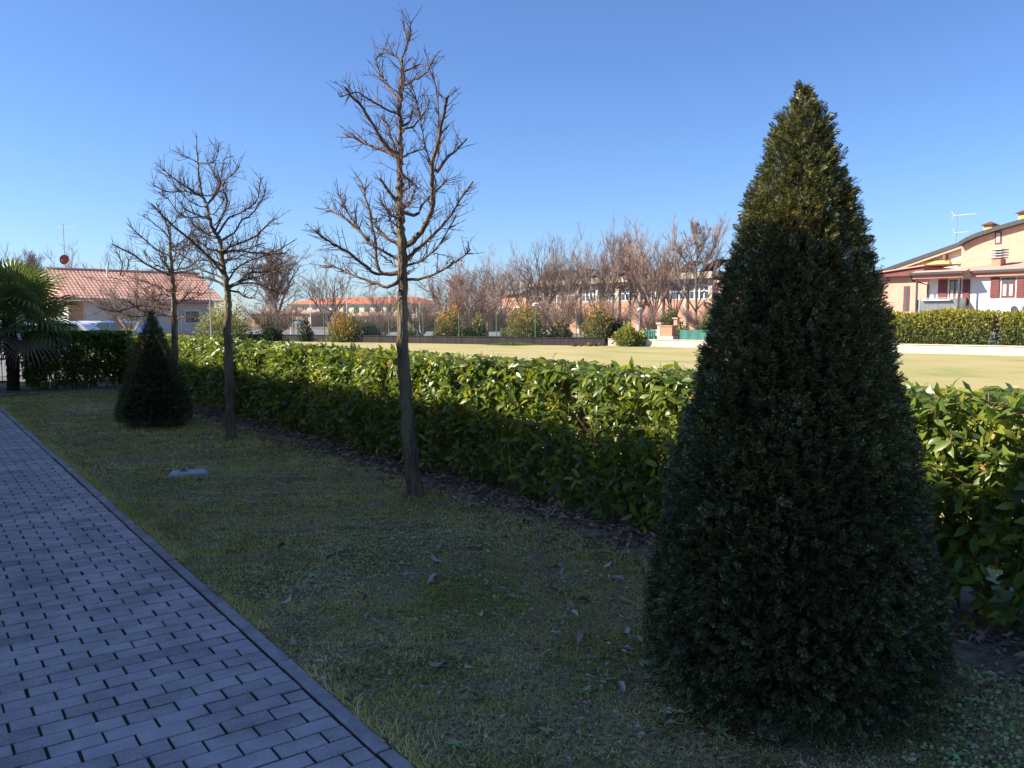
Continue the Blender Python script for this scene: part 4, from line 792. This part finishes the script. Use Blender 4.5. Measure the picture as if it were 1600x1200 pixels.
for i in range(nbay):
    y = Yr+i*s; bx(SX-.25, SX+.1, y-.22, y+.22, 0, zf-.002).build('pilaster', M['schoolbeige'], sc)
    w = bx(SX+.02, SX+.115, y+.35, y+s-.35, zw0+.01, zw1).build('window', M['whitemetal'], sc); n = 4; ws = (s-.7)/n
    for k in range(n):
        for (za, zb) in ((zw0+.08, zw0+(zw1-zw0)*.55), (zw0+(zw1-zw0)*.61, zw1-.08)): bx(SX+.005, SX+.03, y+.35+k*ws+.06, y+.35+(k+1)*ws-.06, za, zb).build('pane', M['glass'], w)
    if i not in (3, ):
        c = np.array([SX+1.5, y+s*.4, zr+.62]); a = bx(-.05, .05, 0, .1, 0, .1); pn = MB().obox(c, np.array([.9, 0, .0]), np.array([0, -1.0, .55]), np.array([0, .02, .035])).build('solar_panel', M['solar'], sc)
        MB().tube([c+[0, .7, -.38], [c[0], c[1]+.7, zr+.05]], .03, 5).tube([c+[0, -.7, .38], [c[0], c[1]-.7, zr+.05]], .03, 5).build('panel_strut', M['greymetal'], pn)
Yl2 = Yz(779, 456, SX)[0]; z2 = Yz(800, 455, SX)[1]; wg = thing('school_wing', (SX, (Yl+Yl2)/2, 0), 'lower orange brick wing at the left end of the school', 'building')
bx(SX+.3, SX+12, Yl+.9, Yl2, -.05, z2-.35).build('wall', M['redbrick'], wg); bx(SX-.2, SX+12.5, Yl+.9, Yl2+.4, z2-.35, z2).build('roof', M['schoolbeige'], wg)
for k in range(2): w = bx(SX+.22, SX+.32, Yl+1.6+k*3, Yl+3.2+k*3, 1.3, 2.9).build('window', M['whitemetal'], wg); bx(SX+.2, SX+.23, Yl+1.7+k*3, Yl+3.1+k*3, 1.4, 2.8).build('pane', M['glass'], w)
pk = thing('peach_block', (54, Yz(1150, 440, 54)[0], 0), 'peach rendered block just left of the large yew', 'building'); y0 = Yz(1123, 440, 54)[0]; zt = Yz(1130, 441, 54)[1]
bx(54, 60, y0-9, y0, -.05, zt).build('wall', M['peach'], pk); bx(53.7, 60.3, y0-9.3, y0+.3, zt, zt+.18).build('roof', M['terracotta'], pk); w = bx(53.93, 54.02, y0-3.2, y0-2, 1.2, 2.6).build('window', M['whitemetal'], pk); bx(53.9, 53.94, y0-3.1, y0-2.1, 1.3, 2.5).build('pane', M['glass'], w)
# white house on the right, facade on x = 50
HX = 50.
def rect(px0, py0, px1, py1, X): a = Yz(px0, (py0+py1)/2, X)[0]; b = Yz(px1, (py0+py1)/2, X)[0]; m = (px0+px1)/2; return min(a, b), max(a, b), Yz(m, py1, X)[1], Yz(m, py0, X)[1]
wh = thing('white_house', (HX, 18, 0), 'white house with burgundy shutters, balcony and low terracotta roof at right', 'house')
yL = Yz(1452, 430, HX)[0]; yR = yL-26; ze = Yz(1520, 424, HX)[1]
bx(HX, HX+10, yR, yL, -.05, ze-.12).build('wall', M['white'], wh)
OV = .85; y_in = Yz(1512, 430, HX)[0]
zro = ze+1.05
rf = MB().prism([(HX-.35, yR, ze-.12), (HX-.35, yR, ze), (HX+6, yR, zro), (HX+10.5, yR, ze), (HX+10.5, yR, ze-.12)], [(HX-.35, yL+.5, ze-.12), (HX-.35, yL+.5, ze), (HX+6, yL-5, zro), (HX+10.5, yL+.5, ze), (HX+10.5, yL+.5, ze-.12)]).build('roof', M['terracotta'], wh)
MB().prism([(HX-OV-.35, y_in-.35, ze-.12), (HX-OV-.35, y_in-.35, ze-.03), (HX-.5, y_in-.35, ze+.14), (HX-.5, y_in-.35, ze-.12)], [(HX-OV-.35, yL+.55, ze-.12), (HX-OV-.35, yL+.55, ze-.03), (HX-.5, yL+.55, ze+.14), (HX-.5, yL+.55, ze-.12)]).build('balcony_roof', M['terracotta'], wh)
bx(HX-OV-.25, HX-OV-.08, y_in-.25, yL+.45, ze-.36, ze-.125).build('fascia', M['coral'], wh); bx(HX-.3, HX-.16, yR, y_in-.36, ze-.34, ze-.125).build('fascia', M['coral'], wh)
bx(HX-.46, HX-.355, yR, y_in-.4, ze-.13, ze+.02).build('gutter', M['darkmetal'], wh); bx(HX-OV-.47, HX-OV-.36, y_in-.36, yL+.56, ze-.14, ze+.0).build('gutter', M['darkmetal'], wh)
zs = Yz(1480, 491, HX-OV)[1]; bx(HX-OV-.2, HX, y_in-.1, yL+.3, zs-.26, zs).build('balcony_slab', M['coral'], wh)
bx(HX-OV+.1, HX, y_in+.3, yL, -.05, zs-.262).build('porch_wall', M['peach'], wh)
rl = bx(HX-OV-.16, HX-OV-.10, y_in-.05, yL+.25, zs+.92, zs+.97).build('railing', M['greymetal'], wh)
for k in range(30): y = y_in+(yL-y_in)*k/29; MB().tube([(HX-OV-.13, y, zs), (HX-OV-.13, y, zs+.92)], .012, 5).build('baluster', M['greymetal'], rl)
bx(HX-OV-.09, HX-OV-.075, y_in-.02, yL+.22, zs+.08, zs+.86).build('railing_cloth', M['cargrey'], rl)
bx(HX-OV-.10, HX, y_in-.05, y_in-.02, zs+.1, zs+.95).build('side_railing', M['greymetal'], wh)
for y in (y_in-.02, yL+.2): MB().box((HX-OV-.2, y-.045, 0), (HX-OV-.11, y+.045, ze-.35)).build('post', M['darkmetal'], wh)
MB().tube([(HX-OV-.38, yL+.5, ze-.1), (HX-OV-.1, yL+.5, ze-.45), (HX-.08, yL+.02, ze-.7), (HX-.08, yL+.02, 0)], .05, 8).build('downpipe', M['darkmetal'], wh)
def shutters(px0, px1, y0, y1, gl0, gl1, cat):
    for a, b in ((px0, gl0-3), (gl1+3, px1)):
        q = rect(a, y0, b, y1, HX); o = bx(HX-.07, HX-.005, *q[:2], *q[2:]).build('shutter', M['burgundy'], wh)
        for zz in np.arange(q[2]+.1, q[3]-.05, .16): bx(HX-.085, HX-.071, q[0]+.05, q[1]-.05, zz, zz+.09).build('slat', M['burgundy'], o)
    q = rect(gl0, y0, gl1, y1, HX); w = bx(HX-.03, HX+.03, *q[:2], *q[2:]).build(cat, M['burgundy'], wh); mid = (q[0]+q[1])/2
    for a, b in ((q[0]+.07, mid-.05), (mid+.05, q[1]-.07)): bx(HX-.04, HX-.031, a, b, q[2]+.08, q[3]-.08).build('pane', M['glass'], w); bx(HX-.052, HX-.042, a+.02, b-.02, q[2]+.1, q[2]+(q[3]-q[2])*.68).build('curtain', M['curtain'], w)
shutters(1466, 1515, 437, 489, 1483, 1501, 'french_window'); shutters(1548, 1602, 434, 465, 1565, 1586, 'window')
q = rect(1583, 477, 1599, 490, HX); ac = bx(HX-.38, HX-.01, *q[:2], *q[2:]).build('air_conditioner', M['whitemetal'], wh, bevel=.02); cy, cz = q[0]+(q[1]-q[0])*.6, (q[2]+q[3])/2
MB().tube([(HX-.385, cy, cz), (HX-.40, cy, cz)], [.2, .19], 16).build('fan_grille', M['darkmetal'], ac)
q = rect(1550, 500, 1562, 545, HX); bx(HX-.05, HX+.02, q[0], q[1], 0, q[3]).build('door', M['burgundy'], wh)
q = rect(1549, 404, 1563, 421, HX+1.6); ch = bx(HX+1.6, HX+2.3, *q[:2], q[2]-.4, q[3]).build('chimney', M['coral'], wh)
for k in range(4): bx(HX+1.5, HX+2.4, q[0]-.1, q[1]+.1, q[3]+.03+k*.15, q[3]+.1+k*.15).build('chimney_louvre', M['greymetal'], ch)
bx(HX+1.75, HX+2.15, q[0]+.15, q[1]-.15, q[3], q[3]+.55).build('chimney_flue', M['concwall'], ch)
tb = thing('balcony_table', (HX-OV+.4, (y_in+yL)/2, zs), 'white table top standing on the balcony behind the railing', 'table'); ym = (y_in+yL)/2
bx(HX-OV-.32, HX-OV+.5, ym-.75, ym+.95, zs+.80, zs+.85).build('tabletop', M['whitemetal'], tb)
for yy in (ym-.6, ym+.8):
    for xx in (HX-OV+.05, HX-OV+.4): MB().tube([(xx, yy, zs), (xx, yy, zs+.80)], .02, 6).build('leg', M['whitemetal'], tb)
# peach annexe left of it
AX = 51.5; q = rect(1366, 432, 1447, 560, AX); an = thing('peach_annexe', (AX, q[0], 0), 'peach rendered annexe with narrow tall window beside the white house', 'building')
bx(AX, AX+8, q[0], q[1], -.05, q[3]).build('wall', M['peach'], an)
za = Yz(1440, 417, AX)[1]; zb = Yz(1375, 427, AX)[1]
MB().prism([(AX-.5, q[0], q[3]), (AX-.5, q[1]+.4, q[3]), (AX-.5, q[1]+.4, q[3]+.12), (AX-.5, q[0], za)], [(AX+4, q[0], q[3]), (AX+4, q[1]+.4, q[3]), (AX+4, q[1]+.4, q[3]+.12), (AX+4, q[0], za)]).build('gable_board', M['burgundy'], an)
MB().prism([(AX-.65, q[0]-.1, za+.01), (AX-.65, q[1]+.6, q[3]+.13), (AX-.65, q[1]+.6, q[3]+.2), (AX-.65, q[0]-.1, za+.09)], [(AX+4, q[0]-.1, za+.25), (AX+4, q[1]+.6, q[3]+.37), (AX+4, q[1]+.6, q[3]+.45), (AX+4, q[0]-.1, za+.33)]).build('roof', M['terracotta'], an)
q2 = rect(1412, 447, 1421, 486, AX); w = bx(AX-.04, AX+.02, *q2[:2], *q2[2:]).build('window', M['burgundy'], an); bx(AX-.05, AX-.041, q2[0]+.06, q2[1]-.14, q2[2]+.06, q2[3]-.06).build('pane', M['glass'], w)
# cream and brick house behind with a long dark roof line
BX = 58.
bh = thing('brick_house', (BX, 20, 0), 'taller pale brick house with curved dark roof behind the white house', 'house')
top = [(1503, 378), (1515, 371), (1530, 364.5), (1560, 354.5), (1600, 343), (1680, 322)]
pts = [Yz(x, y, BX) for x, y in top]; ybr = pts[0][0]
loop = [(BX, y, z-.28) for y, z in pts]; loop = [(BX, ybr, 0)]+loop+[(BX, pts[-1][0], 0)]
MB().prism(loop, [(BX+9, y, z) for _, y, z in loop]).build('wall', M['brick'], bh)
lo = [(BX-.45, y, z-.27) for y, z in pts]+[(BX-.45, y, z) for y, z in pts[::-1]]; MB().prism(lo, [(BX+9.5, y, z) for _, y, z in lo]).build('roof', M['darkmetal'], bh)
q = rect(1555, 362, 1565, 381, BX); w = bx(BX-.05, BX+.02, *q[:2], *q[2:]).build('window', M['burgundy'], bh); bx(BX-.06, BX-.051, q[0]+.08, q[1]-.08, q[2]+.08, q[3]-.08).build('curtain', M['curtain'], w)
for a, b, y0, y1 in ((1537, 1550, 352, 362), (1591, 1606, 333, 346)):
    q = rect(a, y0, b, y1, BX+1.5); c = bx(BX+1.5, BX+2.2, *q[:2], q[2]-.5, q[3]).build('chimney', M['yellow'], bh); ym = (q[0]+q[1])/2
    MB().prism([(BX+1.3, q[0]-.16, q[3]+.02), (BX+2.4, q[0]-.16, q[3]+.02), (BX+2.4, q[1]+.16, q[3]+.02), (BX+1.3, q[1]+.16, q[3]+.02)], [(BX+1.8, ym-.04, q[3]+.26), (BX+1.9, ym-.04, q[3]+.26), (BX+1.9, ym+.04, q[3]+.26), (BX+1.8, ym+.04, q[3]+.26)]).build('chimney_cap', M['burgundy'], c)
CX = 59.; chs = thing('cream_house', (CX, Yz(1450, 420, CX)[0], 0), 'cream gable with long sloping dark roof left of the brick house', 'house')
p0 = Yz(1380, 422, CX); p1 = Yz(1508, 377, CX)
MB().prism([(CX+.1, p0[0]-1.2, 0), (CX+.1, p0[0]-1.2, p0[1]-.1), (CX+.1, p1[0], p1[1]-.3), (CX+.1, p1[0], 0)], [(CX+9, p0[0]-1.2, 0), (CX+9, p0[0]-1.2, p0[1]-.1), (CX+9, p1[0], p1[1]-.3), (CX+9, p1[0], 0)]).build('wall', M['cream'], chs)
MB().prism([(CX-.4, p0[0], p0[1]-.28), (CX-.4, p0[0], p0[1]), (CX-.4, p1[0], p1[1]), (CX-.4, p1[0], p1[1]-.28)], [(CX+9.5, p0[0], p0[1]-.28), (CX+9.5, p0[0], p0[1]), (CX+9.5, p1[0], p1[1]), (CX+9.5, p1[0], p1[1]-.28)]).build('roof', M['darkmetal'], chs)
MB().prism([(CX-.35, p0[0], p0[1]-.45), (CX-.35, p0[0], p0[1]-.285), (CX-.35, p1[0], p1[1]-.285), (CX-.35, p1[0], p1[1]-.45)], [(CX-.25, p0[0], p0[1]-.45), (CX-.25, p0[0], p0[1]-.285), (CX-.25, p1[0], p1[1]-.285), (CX-.25, p1[0], p1[1]-.45)]).build('barge_board', M['peach'], chs)
for px in (1424, 1478, ): a = Yz(px, 410, CX)[0]; zz = np.interp(a, [p1[0], p0[0]], [p1[1], p0[1]])-.5; bx(CX-.3, CX+.1, a-.09, a+.09, zz-.28, zz).build('rafter_end', M['wood'], chs)
q = rect(1434, 408, 1484, 413, CX); bx(CX-.12, CX+.09, *q[:2], *q[2:]).build('awning_box', M['yellow'], chs); q = rect(1493, 408, 1502, 413, CX); bx(CX-.12, CX+.09, *q[:2], *q[2:]).build('awning_box', M['yellow'], chs)
def antenna(b, zt, label, els, dirv, yz):
    t = thing('tv_antenna', b, label, 'antenna', 'rooftop antennas'); MB().tube([b, (b[0], b[1], zt)], .025, 6).build('mast', M['greymetal'], t)
    dv = np.array(dirv, float); dv /= np.linalg.norm(dv); sd = np.cross(dv, [0, 0, 1])
    for z, ln, ne, wdt in els:
        c = np.array([b[0], b[1], z]); bm = MB().tube([c-dv*ln*.2, c+dv*ln*.8], .02, 5).build('boom', M['whitemetal'], t)
        for k in range(ne): p = c+dv*ln*(-.15+.9*k/(ne-1)); MB().tube([p-sd*wdt/2, p+sd*wdt/2], .012, 4).build('element', M['whitemetal'], bm)
        MB().tube([c-dv*ln*.25+[0, 0, .3], c-dv*ln*.12, c-dv*ln*.25+[0, 0, -.3]], .015, 4).build('reflector', M['whitemetal'], bm)
ab = onX(1493, 400, 60); antenna((60, ab[1], ab[2]-1), Yz(1499, 331, 60)[1], 'white television antenna on a thin mast above the cream gable', [(Yz(1500, 336, 60)[1], 1.5, 8, .35), (Yz(1500, 363, 60)[1], 1.0, 6, .5)], (.1, -1, 0), None)
# tiled house at the left
hu = np.array([.75, .66, 0]); hn = np.array([.66, -.75, 0]); W = lambda v: RT*v[0]+FW*v[1]
U, N = W(hu), W(hn); rl0 = cf(-39.4, 70.6); HL = 13.0; HW = 5.5; ZR, ZE = 5.75, 3.2
th = thing('tiled_house', rl0+U*HL/2+[0, 0, 0], 'single storey house with big terracotta tiled roof and shaded pale wall', 'house')
bc = rl0+U*HL/2; MB().obox(bc+[0, 0, (ZE-.3)/2], U*(HL/2-.5), N*(HW-.9), (0, 0, (ZE-.3)/2)).build('wall', M['pinkgrey'], th)
def corrug(side):
    nu, nv = 420, 12; uu = np.linspace(-HL/2, HL/2, nu); vv = np.linspace(0, 1, nv); V = []; zc = .04*np.abs(np.sin(uu*math.pi/.31))
    for j, v in enumerate(vv):
        for e in (0, 1) if 0 < j < nv-1 else (0,):
            base = bc+N*side*HW*v+np.array([0, 0, ZR+(ZE-ZR)*v-.02*e]); V.append(base+U*uu[:, None]+np.array([0, 0, 1])*zc[:, None])
    k = len(V); V = np.concatenate(V); idx = np.arange(k*nu).reshape(k, nu); return V, (np.stack([idx[:-1, :-1], idx[1:, :-1], idx[1:, 1:], idx[:-1, 1:]], -1) if side > 0 else np.stack([idx[:-1, :-1], idx[:-1, 1:], idx[1:, 1:], idx[1:, :-1]], -1)).reshape(-1, 4)
V, F = merge([corrug(1), corrug(-1)]); rf = nppart('roof', V, F, M['tiles'], th)
for sgn in (1, -1): MB().obox(bc+N*sgn*(HW+.02)+[0, 0, ZE-.10], U*HL/2, N*.07, (0, 0, .08)).build('gutter', M['greymetal'], th); MB().obox(bc+N*sgn*(HW-.5)+[0, 0, ZE-.24], U*(HL/2-.1), N*.5, (0, 0, .04)).build('soffit', M['coral'], th)
MB().tube([bc-U*HL/2+[0, 0, ZR+.05], bc+U*HL/2+[0, 0, ZR+.05]], .12, 8).build('ridge', M['terracotta'], rf)
for sgn in (-1, 1):
    e = bc+U*sgn*(HL/2-.52); MB().prism([e-N*(HW-1)+[0, 0, ZE-.3], e+N*(HW-1)+[0, 0, ZE-.3], e+[0, 0, ZR-.35]], [e-N*(HW-1)+U*.1*sgn+[0, 0, ZE-.3], e+N*(HW-1)+U*.1*sgn+[0, 0, ZE-.3], e+U*.1*sgn+[0, 0, ZR-.35]]).build('gable', M['peach'], th)
MB().obox(bc-U*(HL/2-1.1)+N*(HW-.84)+[0, 0, 1.45], U*.5, N*.05, (0, 0, 1.4)).build('brick_pier', M['redbrick'], th)
w = MB().obox(bc+U*4+N*(HW-.86)+[0, 0, 1.7], U*.7, N*.05, (0, 0, .6)).build('window', M['whitemetal'], th); MB().obox(bc+U*4+N*(HW-.80)+[0, 0, 1.7], U*.6, N*.02, (0, 0, .5)).build('pane', M['glass'], w)
vb = bc+U*-2.0+N*1.2; MB().tube([vb+[0, 0, ZR-.6], vb+[0, 0, ZR+.25]], .09, 8).build('vent_pipe', M['whitemetal'], rf)
mb = at(102, 428, 71.5); zt = at(102, 350, 71.5)[2]; antenna(tuple(mb), zt, 'tall thin antenna mast above the left end of tiled roof', [(at(102, 354, 71.5)[2], .9, 5, .9), (at(102, 386, 71.5)[2], .9, 5, .5)], (1, .3, 0), None)
dc = at(102, 406, 71.2); ds = thing('satellite_dish', dc, 'rust red round satellite dish on the antenna mast', 'dish'); fwd = -FW
g = MB(); 
for k in range(6): pass
g.tube([dc+fwd*.02, dc+fwd*.03, dc+fwd*.07, dc+fwd*.13], [.02, .2, .36, .43], 20, False); g.build('reflector', M['dish'], ds, smooth=True)
MB().tube([dc+fwd*.05+[0, 0, -.35], dc+fwd*.5+[0, 0, -.1]], .015, 5).tube([dc+fwd*.45+[0, 0, -.1], dc+fwd*.55+[0, 0, -.06]], .04, 6).build('feed_arm', M['greymetal'], ds)
MB().tube([dc+FW*.03, dc+FW*.28], .03, 6).build('bracket', M['greymetal'], ds)
# pale red roofed building far away, low brick buildings before it
def hip_house(name, px0, px1, yr, ye, D, depth, label, wallm, roofm, tilt=0., nwin=0, hip=.12, wy=None):
    a = gnd(px0, D); b = gnd(px1, D*(1+tilt)); u = b-a; L = np.linalg.norm(u); u /= L; n = np.array([u[1], -u[0], 0]); n = -n if n@FW < 0 else n
    zr_, ze_ = at((px0+px1)/2, yr, D)[2], at((px0+px1)/2, ye, D)[2]; t = thing(name, (a+b)/2+n*depth/2, label, 'building')
    c = (a+b)/2+n*depth/2; MB().obox(c+[0, 0, ze_/2-.03], u*L/2, n*depth/2, (0, 0, ze_/2)).build('wall', wallm, t)
    o = .6; A = [c-u*(L/2+o)-n*(depth/2+o), c+u*(L/2+o)-n*(depth/2+o), c+u*(L/2+o)+n*(depth/2+o), c-u*(L/2+o)+n*(depth/2+o)]; h = L*hip; Tp = [c-u*(L/2-h)-n*.05, c+u*(L/2-h)-n*.05, c+u*(L/2-h)+n*.05, c-u*(L/2-h)+n*.05]
    MB().prism([p+[0, 0, ze_] for p in A], [p+[0, 0, zr_] for p in Tp]).build('roof', roofm, t); MB().obox(c+[0, 0, ze_-.08], u*(L/2+.5), n*(depth/2+.5), (0, 0, .075)).build('eaves', M['white'], t)
    for k in range(nwin):
        s = (k+.5)/nwin; q = a+(b-a)*s-n*.05; z1 = ze_-.7; z0 = z1-1.5; w = MB().obox(q+[0, 0, (z0+z1)/2], u*.62, n*.08, (0, 0, .8)).build('window', M['greenpost'], t); MB().obox(q-n*.09+[0, 0, (z0+z1)/2], u*.42, n*.02, (0, 0, .66)).build('pane', M['glass'], w)
    return t
hip_house('apartment_building', 455, 652, 465, 475.5, 200, 12, 'long cream building with red hipped roof far behind the field', M['cream'], M['redroof'], -.07, 12, .10)
hip_house('brick_building', 396, 488, 484, 489, 165, 10, 'low red brick building left of the pale red roofed one', M['redbrick'], M['terracotta'], -.05, 5, .02)
hip_house('brick_building', 548, 622, 487, 493, 98, 9, 'low pinkish brick building below the red roofed one', M['brick'], M['terracotta'], 0, 4, .2)
hip_house('brick_building', 30, 70, 470, 478, 110, 9, 'small brick house hidden behind the palm', M['peach'], M['terracotta'], 0, 2, .2)
hip_house('brick_building', 660, 790, 486, 492, 100, 9, 'low russet brick building behind the twiggy bushes', M['redbrick'], M['terracotta'], 0, 5, .2)
tw = gnd(715, 96); zt = at(715, 441, 96)[2]; t = thing('brick_tower', tw, 'small square brick tower behind the russet bush', 'tower'); MB().obox(tw+[0, 0, zt/2], RT*.8, FW*.8, (0, 0, zt/2)).build('shaft', M['redbrick'], t); MB().obox(tw+[0, 0, zt+.12], RT*1.25, FW*1.25, (0, 0, .12)).build('cap', M['terracotta'], t); MB().obox(tw+[0, 0, zt+.5], RT*.6, FW*.6, (0, 0, .26)).build('lantern', M['brick'], t)

# ------------------------------------------------------------------ parked cars
def make_car(loc, rz, paint, label):
    t = thing('parked_car', (0, 0, 0), label, 'car', 'parked cars in the street')
    side = [(-2.0, .32), (-2.02, .62), (-1.9, .86), (-1.35, .93), (-.72, 1.36), (-.3, 1.45), (.7, 1.45), (1.35, 1.30), (1.85, .93), (1.98, .75), (2.0, .34), (1.72, .28), (-1.75, .28)]
    def sec(y, k, zc=0): return [(x*(1-.02*k), y, z-(.03*k if z > 1 else 0)) for x, z in side]
    g = MB(); L = [sec(-.84, 1.6), sec(-.80, .3), sec(.80, .3), sec(.84, 1.6)]
    def taper(S, y): return [(x, y*(1 if z < .95 else 1-.36*(z-.93)), z) for x, _, z in S]
    L = [taper(sec(y, k), y) for y, k in ((-.85, 1.4), (-.82, .2), (.82, .2), (.85, 1.4))]
    n = len(side); g.v = [p for S_ in L for p in S_]
    for i in range(3):
        for k in range(n): k2 = (k+1) % n; g.f.append([i*n+k, i*n+k2, (i+1)*n+k2, (i+1)*n+k])
    g.f.append(list(range(n))[::-1]); g.f.append(list(range(3*n, 4*n))); g.build('body', paint, t, bevel=.03)
    for s in (-1, 1):
        wy = lambda z: s*(.862*(1-.36*(z-.93))); MB().prism([(-1.1, wy(.98), .98), (-.1, wy(.98), .98), (-.1, wy(1.36), 1.36), (-.62, wy(1.36), 1.36)], [(-1.1, wy(.98)+.01*s, .98), (-.1, wy(.98)+.01*s, .98), (-.1, wy(1.36)+.01*s, 1.36), (-.62, wy(1.36)+.01*s, 1.36)]).build('side_window', M['glass'], t)
        MB().prism([(0, wy(.98), .98), (1.2, wy(.98), .98), (1.15, wy(1.32), 1.32), (.0, wy(1.36), 1.36)], [(0, wy(.98)+.01*s, .98), (1.2, wy(.98)+.01*s, .98), (1.15, wy(1.32)+.01*s, 1.32), (.0, wy(1.36)+.01*s, 1.36)]).build('side_window', M['glass'], t)
        MB().tube([(-1.98, s*.55, .70), (-2.03, s*.6, .70)], [.13, .1], 10).build('headlight', M['lampglobe'], t); MB().tube([(1.95, s*.62, .85), (2.01, s*.62, .85)], [.1, .08], 8).build('tail_light', M['dish'], t)
        for x in (-1.25, 1.25): wl = MB().tube([(x, s*.70, .31), (x, s*.88, .31)], .31, 18).build('wheel', M['rubber'], t); MB().tube([(x, s*.87, .31), (x, s*.895, .31)], [.2, .18], 12).build('rim', M['greymetal'], wl)
    MB().prism([(-1.30, -.72, .965), (-.76, -.64, 1.345), (-.76, .64, 1.345), (-1.30, .72, .965)], [(-1.325, -.72, .985), (-.785, -.64, 1.365), (-.785, .64, 1.365), (-1.325, .72, .985)]).build('windscreen', M['glass'], t)
    t.location = tuple(loc); t.rotation_euler = (0, 0, rz); return t
a = math.atan2(RT[1], RT[0])
for px, D, pt, lb, dr in [(97, 43, M['carwhite'], 'white parked car behind the far laurel hedge, leftmost', .1), (131, 46, M['carwhite'], 'white parked car behind the far laurel hedge, second from left', .05), (186, 46, M['carblue'], 'pale blue parked car behind the far laurel hedge, third from left', 0), (6, 33, M['carblue'], 'blue parked car seen through the iron gate', .2), (464, 150, M['carwhite'], 'small white car parked in front of the low brick building', 1.5)]:
    make_car(gnd(px, D)-[0, 0, .0], a+dr, pt, lb)
